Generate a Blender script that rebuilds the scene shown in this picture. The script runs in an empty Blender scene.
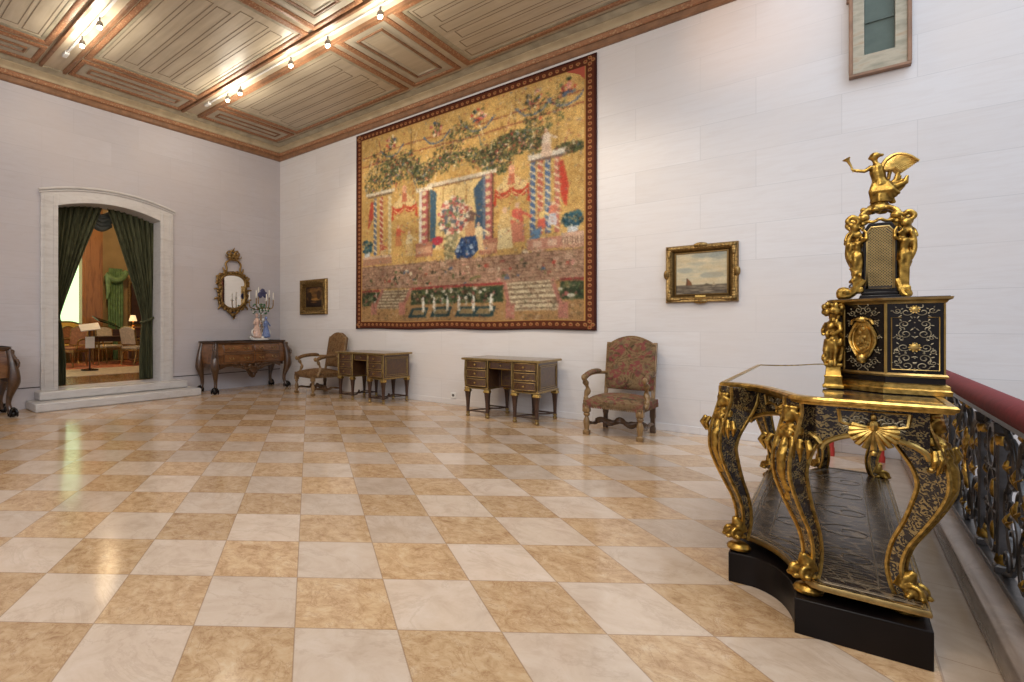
import bpy, math, random
import numpy as np
from mathutils import Vector, Matrix, Quaternion
random.seed(7)
PI = math.pi
SC = bpy.context.scene
COL = SC.collection
def R(a): return math.radians(a)
def s2l(c):
    return tuple((x/12.92 if x <= .04045 else ((x+.055)/1.055)**2.4) for x in c)
def rgb(r, g, b): return s2l((r/255, g/255, b/255))

# ------------------------------------------------------------------ mesh builder
def spline(pts, n):
    """Catmull-Rom through tuples of any length, n samples per span."""
    P = [np.array(p, float) for p in pts]
    P = [2*P[0]-P[1]] + P + [2*P[-1]-P[-2]]
    out = []
    for i in range(1, len(P)-2):
        a, b, c, d = P[i-1:i+3]
        for k in range(n):
            t = k/n
            out.append(.5*((2*b)+(-a+c)*t+(2*a-5*b+4*c-d)*t*t+(-a+3*b-3*c+d)*t**3))
    out.append(P[-2])
    return [tuple(o) for o in out]

class MB:
    def __init__(s): s.v = []; s.f = []
    def add(s, vs, fs):
        o = len(s.v); s.v += [tuple(v) for v in vs]; s.f += [tuple(i+o for i in f) for f in fs]; return s
    def bx(s, x0, x1, y0, y1, z0, z1):
        v = [(x0,y0,z0),(x1,y0,z0),(x1,y1,z0),(x0,y1,z0),(x0,y0,z1),(x1,y0,z1),(x1,y1,z1),(x0,y1,z1)]
        return s.add(v, [(3,2,1,0),(4,5,6,7),(0,1,5,4),(1,2,6,5),(2,3,7,6),(3,0,4,7)])
    def frustum(s, c, w0, d0, z0, w1, d1, z1):
        x, y = c; v = []
        for (w, d, z) in ((w0,d0,z0),(w1,d1,z1)):
            v += [(x-w/2,y-d/2,z),(x+w/2,y-d/2,z),(x+w/2,y+d/2,z),(x-w/2,y+d/2,z)]
        return s.add(v, [(3,2,1,0),(4,5,6,7),(0,1,5,4),(1,2,6,5),(2,3,7,6),(3,0,4,7)])
    def sq(s, c, prof):
        """square-section turning: prof of (half width, z)"""
        x, y = c; v = []; f = []
        for (h, z) in prof: v += [(x-h,y-h,z),(x+h,y-h,z),(x+h,y+h,z),(x-h,y+h,z)]
        for i in range(len(prof)-1):
            for k in range(4): f.append((4*i+k, 4*i+(k+1)%4, 4*i+4+(k+1)%4, 4*i+4+k))
        f.append((3,2,1,0)); m = 4*(len(prof)-1); f.append((m,m+1,m+2,m+3))
        return s.add(v, f)
    def lathe(s, c, prof, n=14):
        x, y = c[0], c[1]; z0 = c[2] if len(c) > 2 else 0
        v = []; f = []
        for (r, z) in prof:
            for k in range(n):
                a = 2*PI*k/n; v.append((x+r*math.cos(a), y+r*math.sin(a), z0+z))
        for i in range(len(prof)-1):
            for k in range(n):
                f.append((i*n+k, i*n+(k+1)%n, (i+1)*n+(k+1)%n, (i+1)*n+k))
        f.append(tuple(range(n-1,-1,-1))); f.append(tuple((len(prof)-1)*n+k for k in range(n)))
        return s.add(v, f)
    def tube(s, pts, r, n=8, closed=False, flat=None, up=None):
        """round (or flattened) bar along pts; r number or list; flat=(a,b) scales of the section"""
        P = [Vector(p) for p in pts]; m = len(P)
        if isinstance(r, (int, float)): r = [r]*m
        fa, fb = flat or (1, 1)
        T = []
        for i in range(m):
            a = P[(i-1) % m] if (closed or i > 0) else P[i]
            b = P[(i+1) % m] if (closed or i < m-1) else P[i]
            t = b-a
            T.append(t.normalized() if t.length > 1e-9 else Vector((0,0,1)))
        N = Vector(up) if up else (Vector((0,0,1)) if abs(T[0].z) < .9 else Vector((1,0,0)))
        v = []; f = []
        for i in range(m):
            if up: N = Vector(up)
            N = N-T[i]*N.dot(T[i])
            if N.length < 1e-6: N = T[i].orthogonal()
            N.normalize(); B = T[i].cross(N)
            for k in range(n):
                a = 2*PI*(k+.5)/n
                v.append(P[i]+N*(r[i]*fa*math.cos(a))+B*(r[i]*fb*math.sin(a)))
        M = m if closed else m-1
        for i in range(M):
            j = (i+1) % m
            for k in range(n): f.append((i*n+k, i*n+(k+1)%n, j*n+(k+1)%n, j*n+k))
        if not closed:
            f.append(tuple(range(n-1,-1,-1))); f.append(tuple((m-1)*n+k for k in range(n)))
        return s.add(v, f)
    def ell(s, c, r, n=10, rot=None):
        if isinstance(r, (int, float)): r = (r,r,r)
        c = Vector(c); v = []; f = []; h = max(4, n//2+1)
        M = rot.to_matrix() if isinstance(rot, Quaternion) else (rot or Matrix.Identity(3))
        for i in range(1, h):
            p = PI*i/h
            for k in range(n):
                a = 2*PI*k/n
                v.append(c+M@Vector((r[0]*math.sin(p)*math.cos(a), r[1]*math.sin(p)*math.sin(a), r[2]*math.cos(p))))
        t = len(v); v.append(c+M@Vector((0,0,r[2]))); v.append(c-M@Vector((0,0,r[2])))
        for i in range(h-2):
            for k in range(n): f.append((i*n+k, (i+1)*n+k, (i+1)*n+(k+1)%n, i*n+(k+1)%n))
        for k in range(n):
            f.append((t, k, (k+1)%n)); f.append((t+1, (h-2)*n+(k+1)%n, (h-2)*n+k))
        return s.add(v, f)
    def prism(s, poly, h0, h1, fn=None):
        """extrude a 2D polygon; fn(a,b,h)->point (default xy plane, z=h)"""
        fn = fn or (lambda a, b, h: (a, b, h)); n = len(poly)
        v = [fn(a,b,h0) for a,b in poly]+[fn(a,b,h1) for a,b in poly]
        f = [tuple(range(n-1,-1,-1)), tuple(range(n,2*n))]
        for k in range(n): f.append((k, (k+1)%n, n+(k+1)%n, n+k))
        return s.add(v, f)
    def sweep(s, path, prof, closed=False, z=0, side=1):
        """sweep profile [(out, up)] along plan path [(x,y)] with mitres; out is to the right of travel * side"""
        m = len(path); P = [Vector((p[0],p[1])) for p in path]; v = []; f = []; q = len(prof)
        for i in range(m):
            a = P[(i-1)%m] if (closed or i > 0) else None
            b = P[(i+1)%m] if (closed or i < m-1) else None
            d1 = (P[i]-a).normalized() if a is not None else None
            d2 = (b-P[i]).normalized() if b is not None else None
            if d1 is None: d1 = d2
            if d2 is None: d2 = d1
            n1 = Vector((d1.y,-d1.x)); n2 = Vector((d2.y,-d2.x)); n = n1+n2
            n = n1 if n.length < 1e-6 else n.normalized()
            k = 1/max(.35, n.dot(n1))
            for (o, u) in prof: v.append((P[i].x+n.x*o*k*side, P[i].y+n.y*o*k*side, z+u))
        M = m if closed else m-1
        for i in range(M):
            j = (i+1)%m
            for k in range(q): f.append((i*q+k, i*q+(k+1)%q, j*q+(k+1)%q, j*q+k))
        if not closed:
            f.append(tuple(range(q))); f.append(tuple((m-1)*q+k for k in range(q-1,-1,-1)))
        return s.add(v, f)
    def grid(s, nu, nv, fn, thick=None):
        v = [fn(i/(nu-1), j/(nv-1)) for j in range(nv) for i in range(nu)]
        f = [(j*nu+i, j*nu+i+1, (j+1)*nu+i+1, (j+1)*nu+i) for j in range(nv-1) for i in range(nu-1)]
        return s.add(v, f)
    def xf(s, M, start=0):
        for i in range(start, len(s.v)): s.v[i] = tuple(M@Vector(s.v[i]))
        return s

def recalc(me):
    import bmesh
    bm = bmesh.new(); bm.from_mesh(me); bmesh.ops.recalc_face_normals(bm, faces=bm.faces); bm.to_mesh(me); bm.free()

def obj(name, mb, m, parent=None, bevel=0, smooth=True, angle=38, remesh=0, solid=0, sub=0):
    me = bpy.data.meshes.new(name); me.from_pydata(mb.v, [], mb.f); me.update()
    if not solid: recalc(me)
    if smooth:
        me.polygons.foreach_set('use_smooth', [True]*len(me.polygons))
        if not remesh: me.set_sharp_from_angle(angle=R(angle))
    me.materials.append(m)
    o = bpy.data.objects.new(name, me); COL.objects.link(o)
    if parent: o.parent = parent
    if remesh:
        r = o.modifiers.new('r', 'REMESH'); r.mode = 'VOXEL'; r.voxel_size = remesh; r.use_smooth_shade = True
        t = o.modifiers.new('s', 'SMOOTH'); t.factor = .5; t.iterations = 2
    if solid:
        r = o.modifiers.new('t', 'SOLIDIFY'); r.thickness = solid; r.offset = 0
    if bevel:
        b = o.modifiers.new('b', 'BEVEL'); b.width = bevel; b.segments = 2; b.limit_method = 'ANGLE'; b.angle_limit = R(40)
        b.harden_normals = False
    if sub:
        b = o.modifiers.new('u', 'SUBSURF'); b.levels = b.render_levels = sub
    return o
def tag(o, label, cat, group=None):
    o['label'] = label; o['category'] = cat
    if group: o['group'] = group
    return o
def thing(name, label, cat, loc=(0,0,0), rotz=0, group=None):
    o = bpy.data.objects.new(name, None); COL.objects.link(o); o.empty_display_size = .1
    o.location = loc; o.rotation_euler = (0,0,rotz)
    return tag(o, label, cat, group)
def struct(name, mb, m, **k):
    o = obj(name, mb, m, **k); o['kind'] = 'structure'; return o
def dup(root, loc, rotz, label):
    r = root.copy(); COL.objects.link(r); r.location = loc; r.rotation_euler = (0,0,rotz); r['label'] = label
    for ch in list(root.children):
        c = ch.copy(); COL.objects.link(c); c.parent = r
        for g in list(ch.children):
            d = g.copy(); COL.objects.link(d); d.parent = c
    return r

# ------------------------------------------------------------------ materials
class NT:
    def __init__(s, name):
        s.m = bpy.data.materials.new(name); s.m.use_nodes = True; s.t = s.m.node_tree
        s.b = s.t.nodes['Principled BSDF']
    def n(s, typ, **kw):
        x = s.t.nodes.new(typ)
        for k, v in kw.items(): setattr(x, k, v)
        return x
    def l(s, a, b): s.t.links.new(a, b)
    def set(s, x, i, val):
        if hasattr(val, 'links') or isinstance(val, bpy.types.NodeSocket): s.l(val, x.inputs[i])
        else: x.inputs[i].default_value = val
    def math(s, op, a, b=0, c=None):
        x = s.n('ShaderNodeMath', operation=op); s.set(x,0,a); s.set(x,1,b)
        if c is not None: s.set(x,2,c)
        return x.outputs[0]
    def coord(s, out='Object'): return s.n('ShaderNodeTexCoord').outputs[out]
    def noise(s, vec, scale, detail=3, rough=.55, dist=0):
        x = s.n('ShaderNodeTexNoise'); s.l(vec, x.inputs['Vector']); x.inputs['Scale'].default_value = scale
        x.inputs['Detail'].default_value = detail; x.inputs['Roughness'].default_value = rough; x.inputs['Distortion'].default_value = dist
        return x.outputs['Fac']
    def ramp(s, fac, stops, mode='LINEAR'):
        x = s.n('ShaderNodeValToRGB'); s.l(fac, x.inputs[0]); cr = x.color_ramp; cr.interpolation = mode
        while len(cr.elements) < len(stops): cr.elements.new(.5)
        for e, (p, c) in zip(cr.elements, stops):
            e.position = p; e.color = (c[0],c[1],c[2],1) if hasattr(c,'__len__') else (c,c,c,1)
        return x.outputs[0]
    def mix(s, fac, a, b, typ='MIX'):
        x = s.n('ShaderNodeMix', data_type='RGBA', blend_type=typ)
        s.set(x, 0, fac)
        for i, v in ((6,a),(7,b)):
            if isinstance(v, bpy.types.NodeSocket): s.l(v, x.inputs[i])
            else: x.inputs[i].default_value = (v[0],v[1],v[2],1)
        return x.outputs[2]
    def scale(s, vec, sc):
        x = s.n('ShaderNodeMapping'); s.l(vec, x.inputs[0]); x.inputs['Scale'].default_value = sc; return x.outputs[0]
    def bump(s, h, strength=.3, dist=.01):
        x = s.n('ShaderNodeBump'); s.l(h, x.inputs['Height']); x.inputs['Strength'].default_value = strength
        x.inputs['Distance'].default_value = dist; s.l(x.outputs[0], s.b.inputs['Normal'])
    def out(s, col=None, rough=.5, metal=0, spec=.5, coat=0):
        if col is not None: s.setc(s.b.inputs['Base Color'], col)
        if isinstance(rough, bpy.types.NodeSocket): s.l(rough, s.b.inputs['Roughness'])
        else: s.b.inputs['Roughness'].default_value = rough
        if isinstance(metal, bpy.types.NodeSocket): s.l(metal, s.b.inputs['Metallic'])
        else: s.b.inputs['Metallic'].default_value = metal
        s.b.inputs['Specular IOR Level'].default_value = spec; s.b.inputs['Coat Weight'].default_value = coat
        return s.m
    def setc(s, inp, c):
        if isinstance(c, bpy.types.NodeSocket): s.l(c, inp)
        else: inp.default_value = (c[0],c[1],c[2],1)

def m_plain(name, c, rough=.5, metal=0, var=.12, sc=14, spec=.5, coat=0):
    t = NT(name); v = t.coord()
    f = t.noise(v, sc, 3)
    k = t.ramp(f, [(.3, tuple(x*(1-var) for x in c)), (.7, tuple(min(1,x*(1+var)) for x in c))])
    return t.out(k, rough, metal, spec, coat)
def m_emit(name, c, st):
    t = NT(name); v = t.coord(); f = t.noise(v, 3, 1)
    k = t.ramp(f, [(.3, tuple(x*.96 for x in c)), (.7, c)])
    t.l(k, t.b.inputs['Emission Color']); t.b.inputs['Emission Strength'].default_value = st
    return t.out(c, .5)
def m_wood(name, dark, light, rough=.35, axis=(1.5,14,14), coat=.2):
    t = NT(name); v = t.scale(t.coord(), axis)
    f = t.noise(v, 1.6, 5, .6, .6)
    k = t.ramp(f, [(.25, dark), (.55, light), (.8, tuple(x*.75 for x in light))])
    return t.out(k, rough, 0, .5, coat)
def m_gold(name, c, dark, rough=.3):
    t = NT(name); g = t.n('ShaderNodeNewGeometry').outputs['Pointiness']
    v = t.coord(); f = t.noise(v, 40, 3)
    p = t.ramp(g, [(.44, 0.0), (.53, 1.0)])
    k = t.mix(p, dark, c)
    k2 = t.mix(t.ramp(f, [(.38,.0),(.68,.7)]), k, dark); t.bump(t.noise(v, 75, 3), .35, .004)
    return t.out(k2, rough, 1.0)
def m_boulle(name, ground, metal, scale, amount=.5, rough=.22):
    """tortoiseshell veneer inlaid with brass arabesques"""
    t = NT(name); v = t.coord()
    w = t.n('ShaderNodeTexWave', wave_type='RINGS', rings_direction='SPHERICAL'); t.l(v, w.inputs['Vector'])
    w.inputs['Scale'].default_value = scale; w.inputs['Distortion'].default_value = 14; w.inputs['Detail'].default_value = 2; w.inputs['Detail Scale'].default_value = 1.6
    a = t.ramp(w.outputs['Fac'], [(.60, 0.0), (.68, 1.0)])
    vo = t.n('ShaderNodeTexVoronoi', feature='F1'); t.l(v, vo.inputs['Vector']); vo.inputs['Scale'].default_value = scale*3.2
    b = t.ramp(vo.outputs['Distance'], [(.18+amount*.12, 1.0), (.24+amount*.12, 0.0)])
    nf = t.ramp(t.noise(v, scale*1.1, 2), [(.5-amount*.12, 0.0), (.56-amount*.12, 1.0)])
    fac = t.math('MULTIPLY', t.math('MAXIMUM', t.math('MULTIPLY', a, .9), b), nf)
    gr = t.ramp(t.noise(v, 9, 3), [(.35, ground), (.7, tuple(x*1.9 for x in ground))])
    return t.out(t.mix(fac, gr, metal), rough, t.math('MULTIPLY', fac, .75), .5, .3)
def m_vcol(name, rough=.9, bump=True, coat=0):
    t = NT(name); a = t.n('ShaderNodeAttribute', attribute_name='paint'); v = t.coord()
    f = t.noise(v, 160, 2)
    k = t.mix(t.ramp(f, [(.3,.0),(.7,.16)]), a.outputs['Color'], (0.02,.015,.01))
    if bump: t.bump(f, .25, .004)
    return t.out(k, rough, 0, .2, coat)

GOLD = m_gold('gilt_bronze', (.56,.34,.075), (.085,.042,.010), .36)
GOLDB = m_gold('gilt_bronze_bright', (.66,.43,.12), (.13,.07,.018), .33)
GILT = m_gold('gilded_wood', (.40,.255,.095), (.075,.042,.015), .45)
BRASS = m_plain('brass_strip', (.47,.31,.095), .36, 1, .2, 30)
BRASSD = m_plain('old_brass', (.36,.25,.10), .38, 1, .25, 30)
INLAY = m_plain('brass_inlay', (.30,.25,.16), .42, .6, .25, 40)
EBONY = m_plain('black_lacquer', (.007,.0045,.0035), .24, 0, .3, 8, .28, 0)
PLINTH = m_plain('black_plinth_paint', (.0065,.004,.0035), .4, 0, .3, 6, .22)
EBT = m_plain('polished_black_top', (.035,.033,.036), .10, 0, .2, 5, .8, .8)
BOULLE = m_boulle('boulle_marquetry', (.011,.006,.004), (.36,.26,.11), 26, .5, .25)
def m_crackle(name, ground, line, sc):
    t = NT(name); v = t.coord(); n = t.n('ShaderNodeTexNoise'); t.l(v, n.inputs['Vector']); n.inputs['Scale'].default_value = 9
    ad = t.n('ShaderNodeVectorMath', operation='MULTIPLY_ADD'); t.l(n.outputs['Color'], ad.inputs[0]); ad.inputs[1].default_value = (.09,.09,.09); t.l(v, ad.inputs[2])
    vo = t.n('ShaderNodeTexVoronoi', feature='DISTANCE_TO_EDGE'); t.l(t.scale(ad.outputs[0], (1,1.5,.1)), vo.inputs['Vector']); vo.inputs['Scale'].default_value = sc
    f = t.ramp(vo.outputs['Distance'], [(.025,1.0),(.07,0.0)])
    k = t.mix(f, ground, line)
    return t.out(k, .24, t.math('MULTIPLY', f, .5), .35)
BOULLES = m_crackle('boulle_shelf_marquetry', (.018,.011,.008), (.26,.19,.115), 13)
DESKM = m_boulle('desk_marquetry', (.045,.016,.006), (.17,.10,.035), 34, .3, .38)
DESKT = m_boulle('desk_top_marquetry', (.11,.07,.035), (.32,.23,.12), 14, .6, .28)
DWOOD = m_wood('dark_desk_wood', (.02,.008,.004), (.060,.024,.010), .5, (2,9,9), 0)
CHESTW = m_wood('chest_burr_wood', (.055,.02,.007), (.21,.09,.033), .26, (3,9,9), .5)
CHESTD = m_wood('chest_carved_wood', (.014,.006,.0025), (.080,.036,.013), .3, (6,6,6), .4)
CHAIRW = m_wood('chair_gilt_walnut', (.07,.036,.013), (.25,.145,.055), .42, (8,8,5), .1)
CHAIRD = m_wood('chair_dark_walnut', (.03,.014,.007), (.10,.05,.02), .4, (8,8,5), .1)
REDV = m_plain('red_velvet', (.165,.019,.021), .7, 0, .18, 30, .3)
REDP = m_plain('red_paint', (.42,.03,.02), .5)
IRON = m_plain('dark_wrought_iron', (.095,.088,.085), .36, .75, .3, 20)
WHITE = m_plain('white_porcelain', (.72,.69,.64), .2, 0, .08, 12, .5, .3)
PINK = m_plain('pink_porcelain', (.66,.45,.36), .25, 0, .2, 30)
BLUE = m_plain('blue_porcelain', (.16,.22,.42), .25, 0, .3, 30)
GREEN = m_plain('green_porcelain', (.06,.17,.07), .35, 0, .4, 30)
FLOWD = m_plain('dark_flower', (.05,.05,.12), .4, 0, .4, 40)
WAX = m_plain('candle_wax', (.82,.78,.68), .5, 0, .05)
PLASTIC = m_plain('white_plastic', (.75,.74,.72), .4, 0, .04)
STEEL = m_plain('grey_lamp_metal', (.16,.15,.14), .35, .8, .1)
BULB = m_emit('lamp_bulb', (1,.86,.62), 16)
DARK = m_plain('dark_recess', (.012,.008,.006), .6)

def m_upholstery(name, base, cols, sc):
    t = NT(name); v = t.coord()
    d = t.n('ShaderNodeTexVoronoi', feature='SMOOTH_F1'); t.l(v, d.inputs['Vector']); d.inputs['Scale'].default_value = sc
    n1 = t.noise(v, sc*.9, 4, .65, 1.4); n2 = t.noise(v, sc*1.7, 3, .6, .8)
    k = t.ramp(n1, [(.30, cols[0]), (.42, base), (.52, cols[1]), (.60, base), (.70, cols[2])])
    k = t.mix(t.ramp(n2, [(.52,0.0),(.6,.75)]), k, cols[3])
    k = t.mix(t.ramp(d.outputs['Distance'], [(.1,.5),(.35,0.0)]), k, cols[4])
    t.bump(t.noise(v, 220, 2), .3, .003)
    return t.out(k, .92, 0, .15)
UPR = m_upholstery('needlepoint_red', (.125,.075,.035), [(.045,.028,.018),(.21,.135,.07),(.17,.05,.035),(.20,.04,.045),(.06,.06,.04)], 8.5)
UPB = m_upholstery('needlepoint_brown', (.15,.08,.034), [(.06,.033,.018),(.21,.12,.055),(.14,.055,.03),(.10,.052,.024),(.14,.095,.05)], 11)

# ------------------------------------------------------------------ little painter for woven and painted pictures (vertex colours)
class Canvas:
    def __init__(s, w, h, c):
        s.w, s.h = w, h; s.a = np.empty((h, w, 3)); s.a[:] = np.array(c)/255.
        y, x = np.mgrid[0:h, 0:w]; s.x = (x+.5)/w; s.y = (y+.5)/h; s.asp = w/h
        s.rng = np.random.default_rng(5)
    def put(s, mask, c, al=1.0):
        if mask.any(): s.a[mask] = s.a[mask]*(1-al)+np.array(c)/255.*al
    def rect(s, x0, y0, x1, y1, c, al=1.0): s.put((s.x>=x0)&(s.x<x1)&(s.y>=y0)&(s.y<y1), c, al)
    def ell(s, cx, cy, rx, ry, c, al=1.0): s.put(((s.x-cx)/rx)**2+((s.y-cy)/ry)**2 < 1, c, al)
    def poly(s, P, c, al=1.0):
        ins = np.zeros_like(s.x, bool); n = len(P)
        for i in range(n):
            x0, y0 = P[i]; x1, y1 = P[(i+1)%n]
            if y0 == y1: continue
            ins ^= ((y0 > s.y) != (y1 > s.y)) & (s.x < (x1-x0)*(s.y-y0)/(y1-y0)+x0)
        s.put(ins, c, al)
    def line(s, P, wd, c, al=1.0):
        for (x0,y0),(x1,y1) in zip(P[:-1], P[1:]):
            dx, dy = x1-x0, (y1-y0)/s.asp; L = dx*dx+dy*dy+1e-12
            px, py = s.x-x0, (s.y-y0)/s.asp; t = np.clip((px*dx+py*dy)/L, 0, 1)
            s.put((px-t*dx)**2+(py-t*dy)**2 < wd*wd, c, al)
    def splat(s, cx, cy, rx, ry, n, size, cols, al=.9):
        for _ in range(n):
            a = s.rng.uniform(0, 2*PI); r = math.sqrt(s.rng.uniform(0, 1))
            x = cx+rx*r*math.cos(a); y = cy+ry*r*math.sin(a); q = size*s.rng.uniform(.5, 1.3)
            x0, x1 = int((x-q)*s.w), int((x+q)*s.w)+2; y0, y1 = int((y-q*s.asp)*s.h), int((y+q*s.asp)*s.h)+2
            x0, y0 = max(0,x0), max(0,y0)
            sx, sy = s.x[y0:y1,x0:x1], s.y[y0:y1,x0:x1]
            if sx.size == 0: continue
            k = s.rng.uniform(.5, 1.6)
            m = ((sx-x)/(q*k))**2+((sy-y)/(q*s.asp/k))**2 < 1
            sub = s.a[y0:y1,x0:x1]; c = np.array(cols[s.rng.integers(len(cols))])/255.
            sub[m] = sub[m]*(1-al)+c*al
    def soften(s, n=2):
        for _ in range(n):
            p = np.pad(s.a, ((1,1),(1,1),(0,0)), 'edge'); s.a = (p[1:-1,1:-1]+p[:-2,1:-1]+p[2:,1:-1]+p[1:-1,:-2]+p[1:-1,2:])/5
    def grain(s, amt):
        g = s.rng.normal(0, amt, (s.h, s.w, 1)); s.a = np.clip(s.a*(1+g), 0, 1)
def painted(name, cv, fn, m, parent=None):
    """grid mesh whose points take the canvas colours; fn(u,v)->xyz with v down"""
    w, h = cv.w, cv.h
    verts = [fn((i+.5)/w if 0 < i < w-1 else (0 if i == 0 else 1), (j+.5)/h if 0 < j < h-1 else (0 if j == 0 else 1)) for j in range(h) for i in range(w)]
    faces = [(j*w+i, (j+1)*w+i, (j+1)*w+i+1, j*w+i+1) for j in range(h-1) for i in range(w-1)]
    me = bpy.data.meshes.new(name); me.from_pydata(verts, [], faces); me.update()
    at = me.color_attributes.new('paint', 'FLOAT_COLOR', 'POINT')
    a = np.clip(cv.a, 0, 1); lin = np.where(a <= .04045, a/12.92, ((a+.055)/1.055)**2.4)
    buf = np.ones((h*w, 4), np.float32); buf[:, :3] = lin.reshape(-1, 3)
    at.data.foreach_set('color', buf.ravel())
    me.polygons.foreach_set('use_smooth', [True]*len(me.polygons)); me.materials.append(m)
    o = bpy.data.objects.new(name, me); COL.objects.link(o)
    if parent: o.parent = parent
    return o
# ================================================================== the room
CEIL = 5.35
def m_stone(name, horiz, c1, c2):
    t = NT(name); v = t.coord()
    sp = t.n('ShaderNodeSeparateXYZ'); t.l(v, sp.inputs[0]); cb = t.n('ShaderNodeCombineXYZ')
    t.l(sp.outputs[horiz], cb.inputs[0]); t.l(sp.outputs[2], cb.inputs[1])
    br = t.n('ShaderNodeTexBrick'); t.l(cb.outputs[0], br.inputs['Vector'])
    br.offset = .43; br.inputs['Scale'].default_value = 1; br.inputs['Brick Width'].default_value = 1.15; br.inputs['Row Height'].default_value = .41
    br.inputs['Mortar Size'].default_value = .0035; br.inputs['Mortar Smooth'].default_value = .4; br.inputs['Bias'].default_value = 0
    br.inputs['Color1'].default_value = (*c1,1); br.inputs['Color2'].default_value = (*c2,1); br.inputs['Mortar'].default_value = (*[x*.80 for x in c1],1)
    st = t.scale(v, (1.2,1.2,9) if True else (1,1,1))
    f = t.noise(st, 2.2, 6, .65, .9)
    k = t.mix(t.ramp(f, [(.42,0.0),(.72,.36)]), br.outputs['Color'], tuple(x*y for x,y in zip(c1,(.80,.74,.70))))
    g = t.noise(v, .8, 3)
    k = t.mix(t.ramp(g, [(.42,0.0),(.66,.6)]), k, tuple(x*y for x,y in zip(c1,(.98,.93,.88))))
    t.bump(br.outputs['Fac'], -.15, .004)
    return t.out(k, .5, 0, .35)
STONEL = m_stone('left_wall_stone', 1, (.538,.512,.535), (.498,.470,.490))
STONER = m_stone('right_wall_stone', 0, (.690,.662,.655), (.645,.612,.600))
def m_floor():
    t = NT('checker_marble'); v = t.coord(); T = .4397
    def ax(dx, dy, o):
        d = t.n('ShaderNodeVectorMath', operation='DOT_PRODUCT'); t.l(v, d.inputs[0]); d.inputs[1].default_value = (dx,dy,0)
        return t.math('ADD', t.math('DIVIDE', d.outputs['Value'], T), -o/T)
    px, py = FLOOR0; c = math.sqrt(.5)
    u = ax(c, c, c*px+c*py); w = ax(-c, c, -c*px+c*py)
    fu, fw = t.math('FLOOR', u), t.math('FLOOR', w)
    par = t.math('FLOORED_MODULO', t.math('ADD', fu, fw), 2.0)
    par = t.math('GREATER_THAN', par, .5)
    cb = t.n('ShaderNodeCombineXYZ'); t.l(fu, cb.inputs[0]); t.l(fw, cb.inputs[1])
    wn = t.n('ShaderNodeTexWhiteNoise'); t.l(cb.outputs[0], wn.inputs[0])
    # per-tile shifted noise so veins do not run across tiles
    sh = t.n('ShaderNodeVectorMath', operation='MULTIPLY_ADD'); t.l(wn.outputs['Color'], sh.inputs[0]); sh.inputs[1].default_value = (19,19,19); t.l(v, sh.inputs[2])
    vv = sh.outputs[0]
    tan1 = t.ramp(t.noise(vv, 13, 8, .74, .5), [(.30, (.34,.19,.090)), (.44, (.50,.315,.165)), (.54, (.585,.39,.215)), (.70, (.65,.48,.31))])
    vein = t.ramp(t.noise(vv, 6, 8, .7, .9), [(.48, 0.0), (.5, .55), (.52, 0.0)])
    tan1 = t.mix(vein, tan1, (.33,.17,.08))
    pale = t.ramp(t.noise(vv, 5, 7, .68, .6), [(.3, (.515,.385,.275)), (.5, (.60,.462,.345)), (.75, (.66,.53,.415))])
    vein2 = t.ramp(t.noise(vv, 2.0, 8, .7, .7), [(.475, 0.0), (.5, .30), (.525, 0.0)])
    pale = t.mix(vein2, pale, (.40,.29,.20))
    k = t.mix(par, tan1, pale)
    bri = t.math('MULTIPLY_ADD', wn.outputs['Value'], .22, .87)
    hs = t.n('ShaderNodeHueSaturation'); t.l(k, hs.inputs['Color']); t.l(bri, hs.inputs['Value']); k = hs.outputs[0]
    def joint(a):
        fr = t.math('FRACT', a); return t.math('GREATER_THAN', t.math('ABSOLUTE', t.math('SUBTRACT', fr, .5)), .4935)
    jt = t.math('MAXIMUM', joint(u), joint(w))
    # plain slabs along the balustrade and by the left wall
    sp = t.n('ShaderNodeSeparateXYZ'); t.l(v, sp.inputs[0])
    sl = t.math('GREATER_THAN', sp.outputs[0], 8.945)
    slab = t.ramp(t.noise(v, 3, 6, .65, 1.2), [(.3, (.36,.26,.175)), (.7, (.48,.365,.265))])  # slab colour darkened to stand for the shade beside the curb
    k = t.mix(sl, k, slab)
    sj = t.math('LESS_THAN', t.math('FRACT', t.math('DIVIDE', sp.outputs[1], .9)), .006)
    edge = t.math('LESS_THAN', t.math('ABSOLUTE', t.math('SUBTRACT', sp.outputs[0], 8.945)), .004)
    jt2 = t.math('MAXIMUM', edge, t.math('MULTIPLY', sj, sl))
    jt = t.math('MAXIMUM', t.math('MULTIPLY', jt, t.math('SUBTRACT', 1.0, sl)), jt2)
    k = t.mix(t.math('MULTIPLY', jt, .6), k, (.25,.15,.085))
    rg = t.ramp(t.noise(v, 5, 3), [(.3,.11),(.7,.18)])
    return t.out(k, rg, 0, .45)
_ph = R(47.02)
FLOOR0 = (8.683+.0131*math.cos(_ph)-2.1956*math.sin(_ph), -7.726+.0131*math.sin(_ph)+2.1956*math.cos(_ph))
FLOORM = m_floor()
MARBLE = (lambda t: t.out(t.ramp(t.noise(t.scale(t.coord(),(3,1.5,7)), 2, 6, .65, 1.2), [(.3,(.50,.47,.45)),(.5,(.58,.555,.535)),(.75,(.62,.60,.58))]), .3, 0, .5))(NT('door_marble'))
CURBM = (lambda t: t.out(t.ramp(t.noise(t.scale(t.coord(),(4,1.2,6)), 2, 6, .65, 1.2), [(.3,(.17,.125,.095)),(.55,(.255,.19,.145)),(.78,(.33,.255,.20))]), .25, 0, .5))(NT('curb_marble'))

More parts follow.
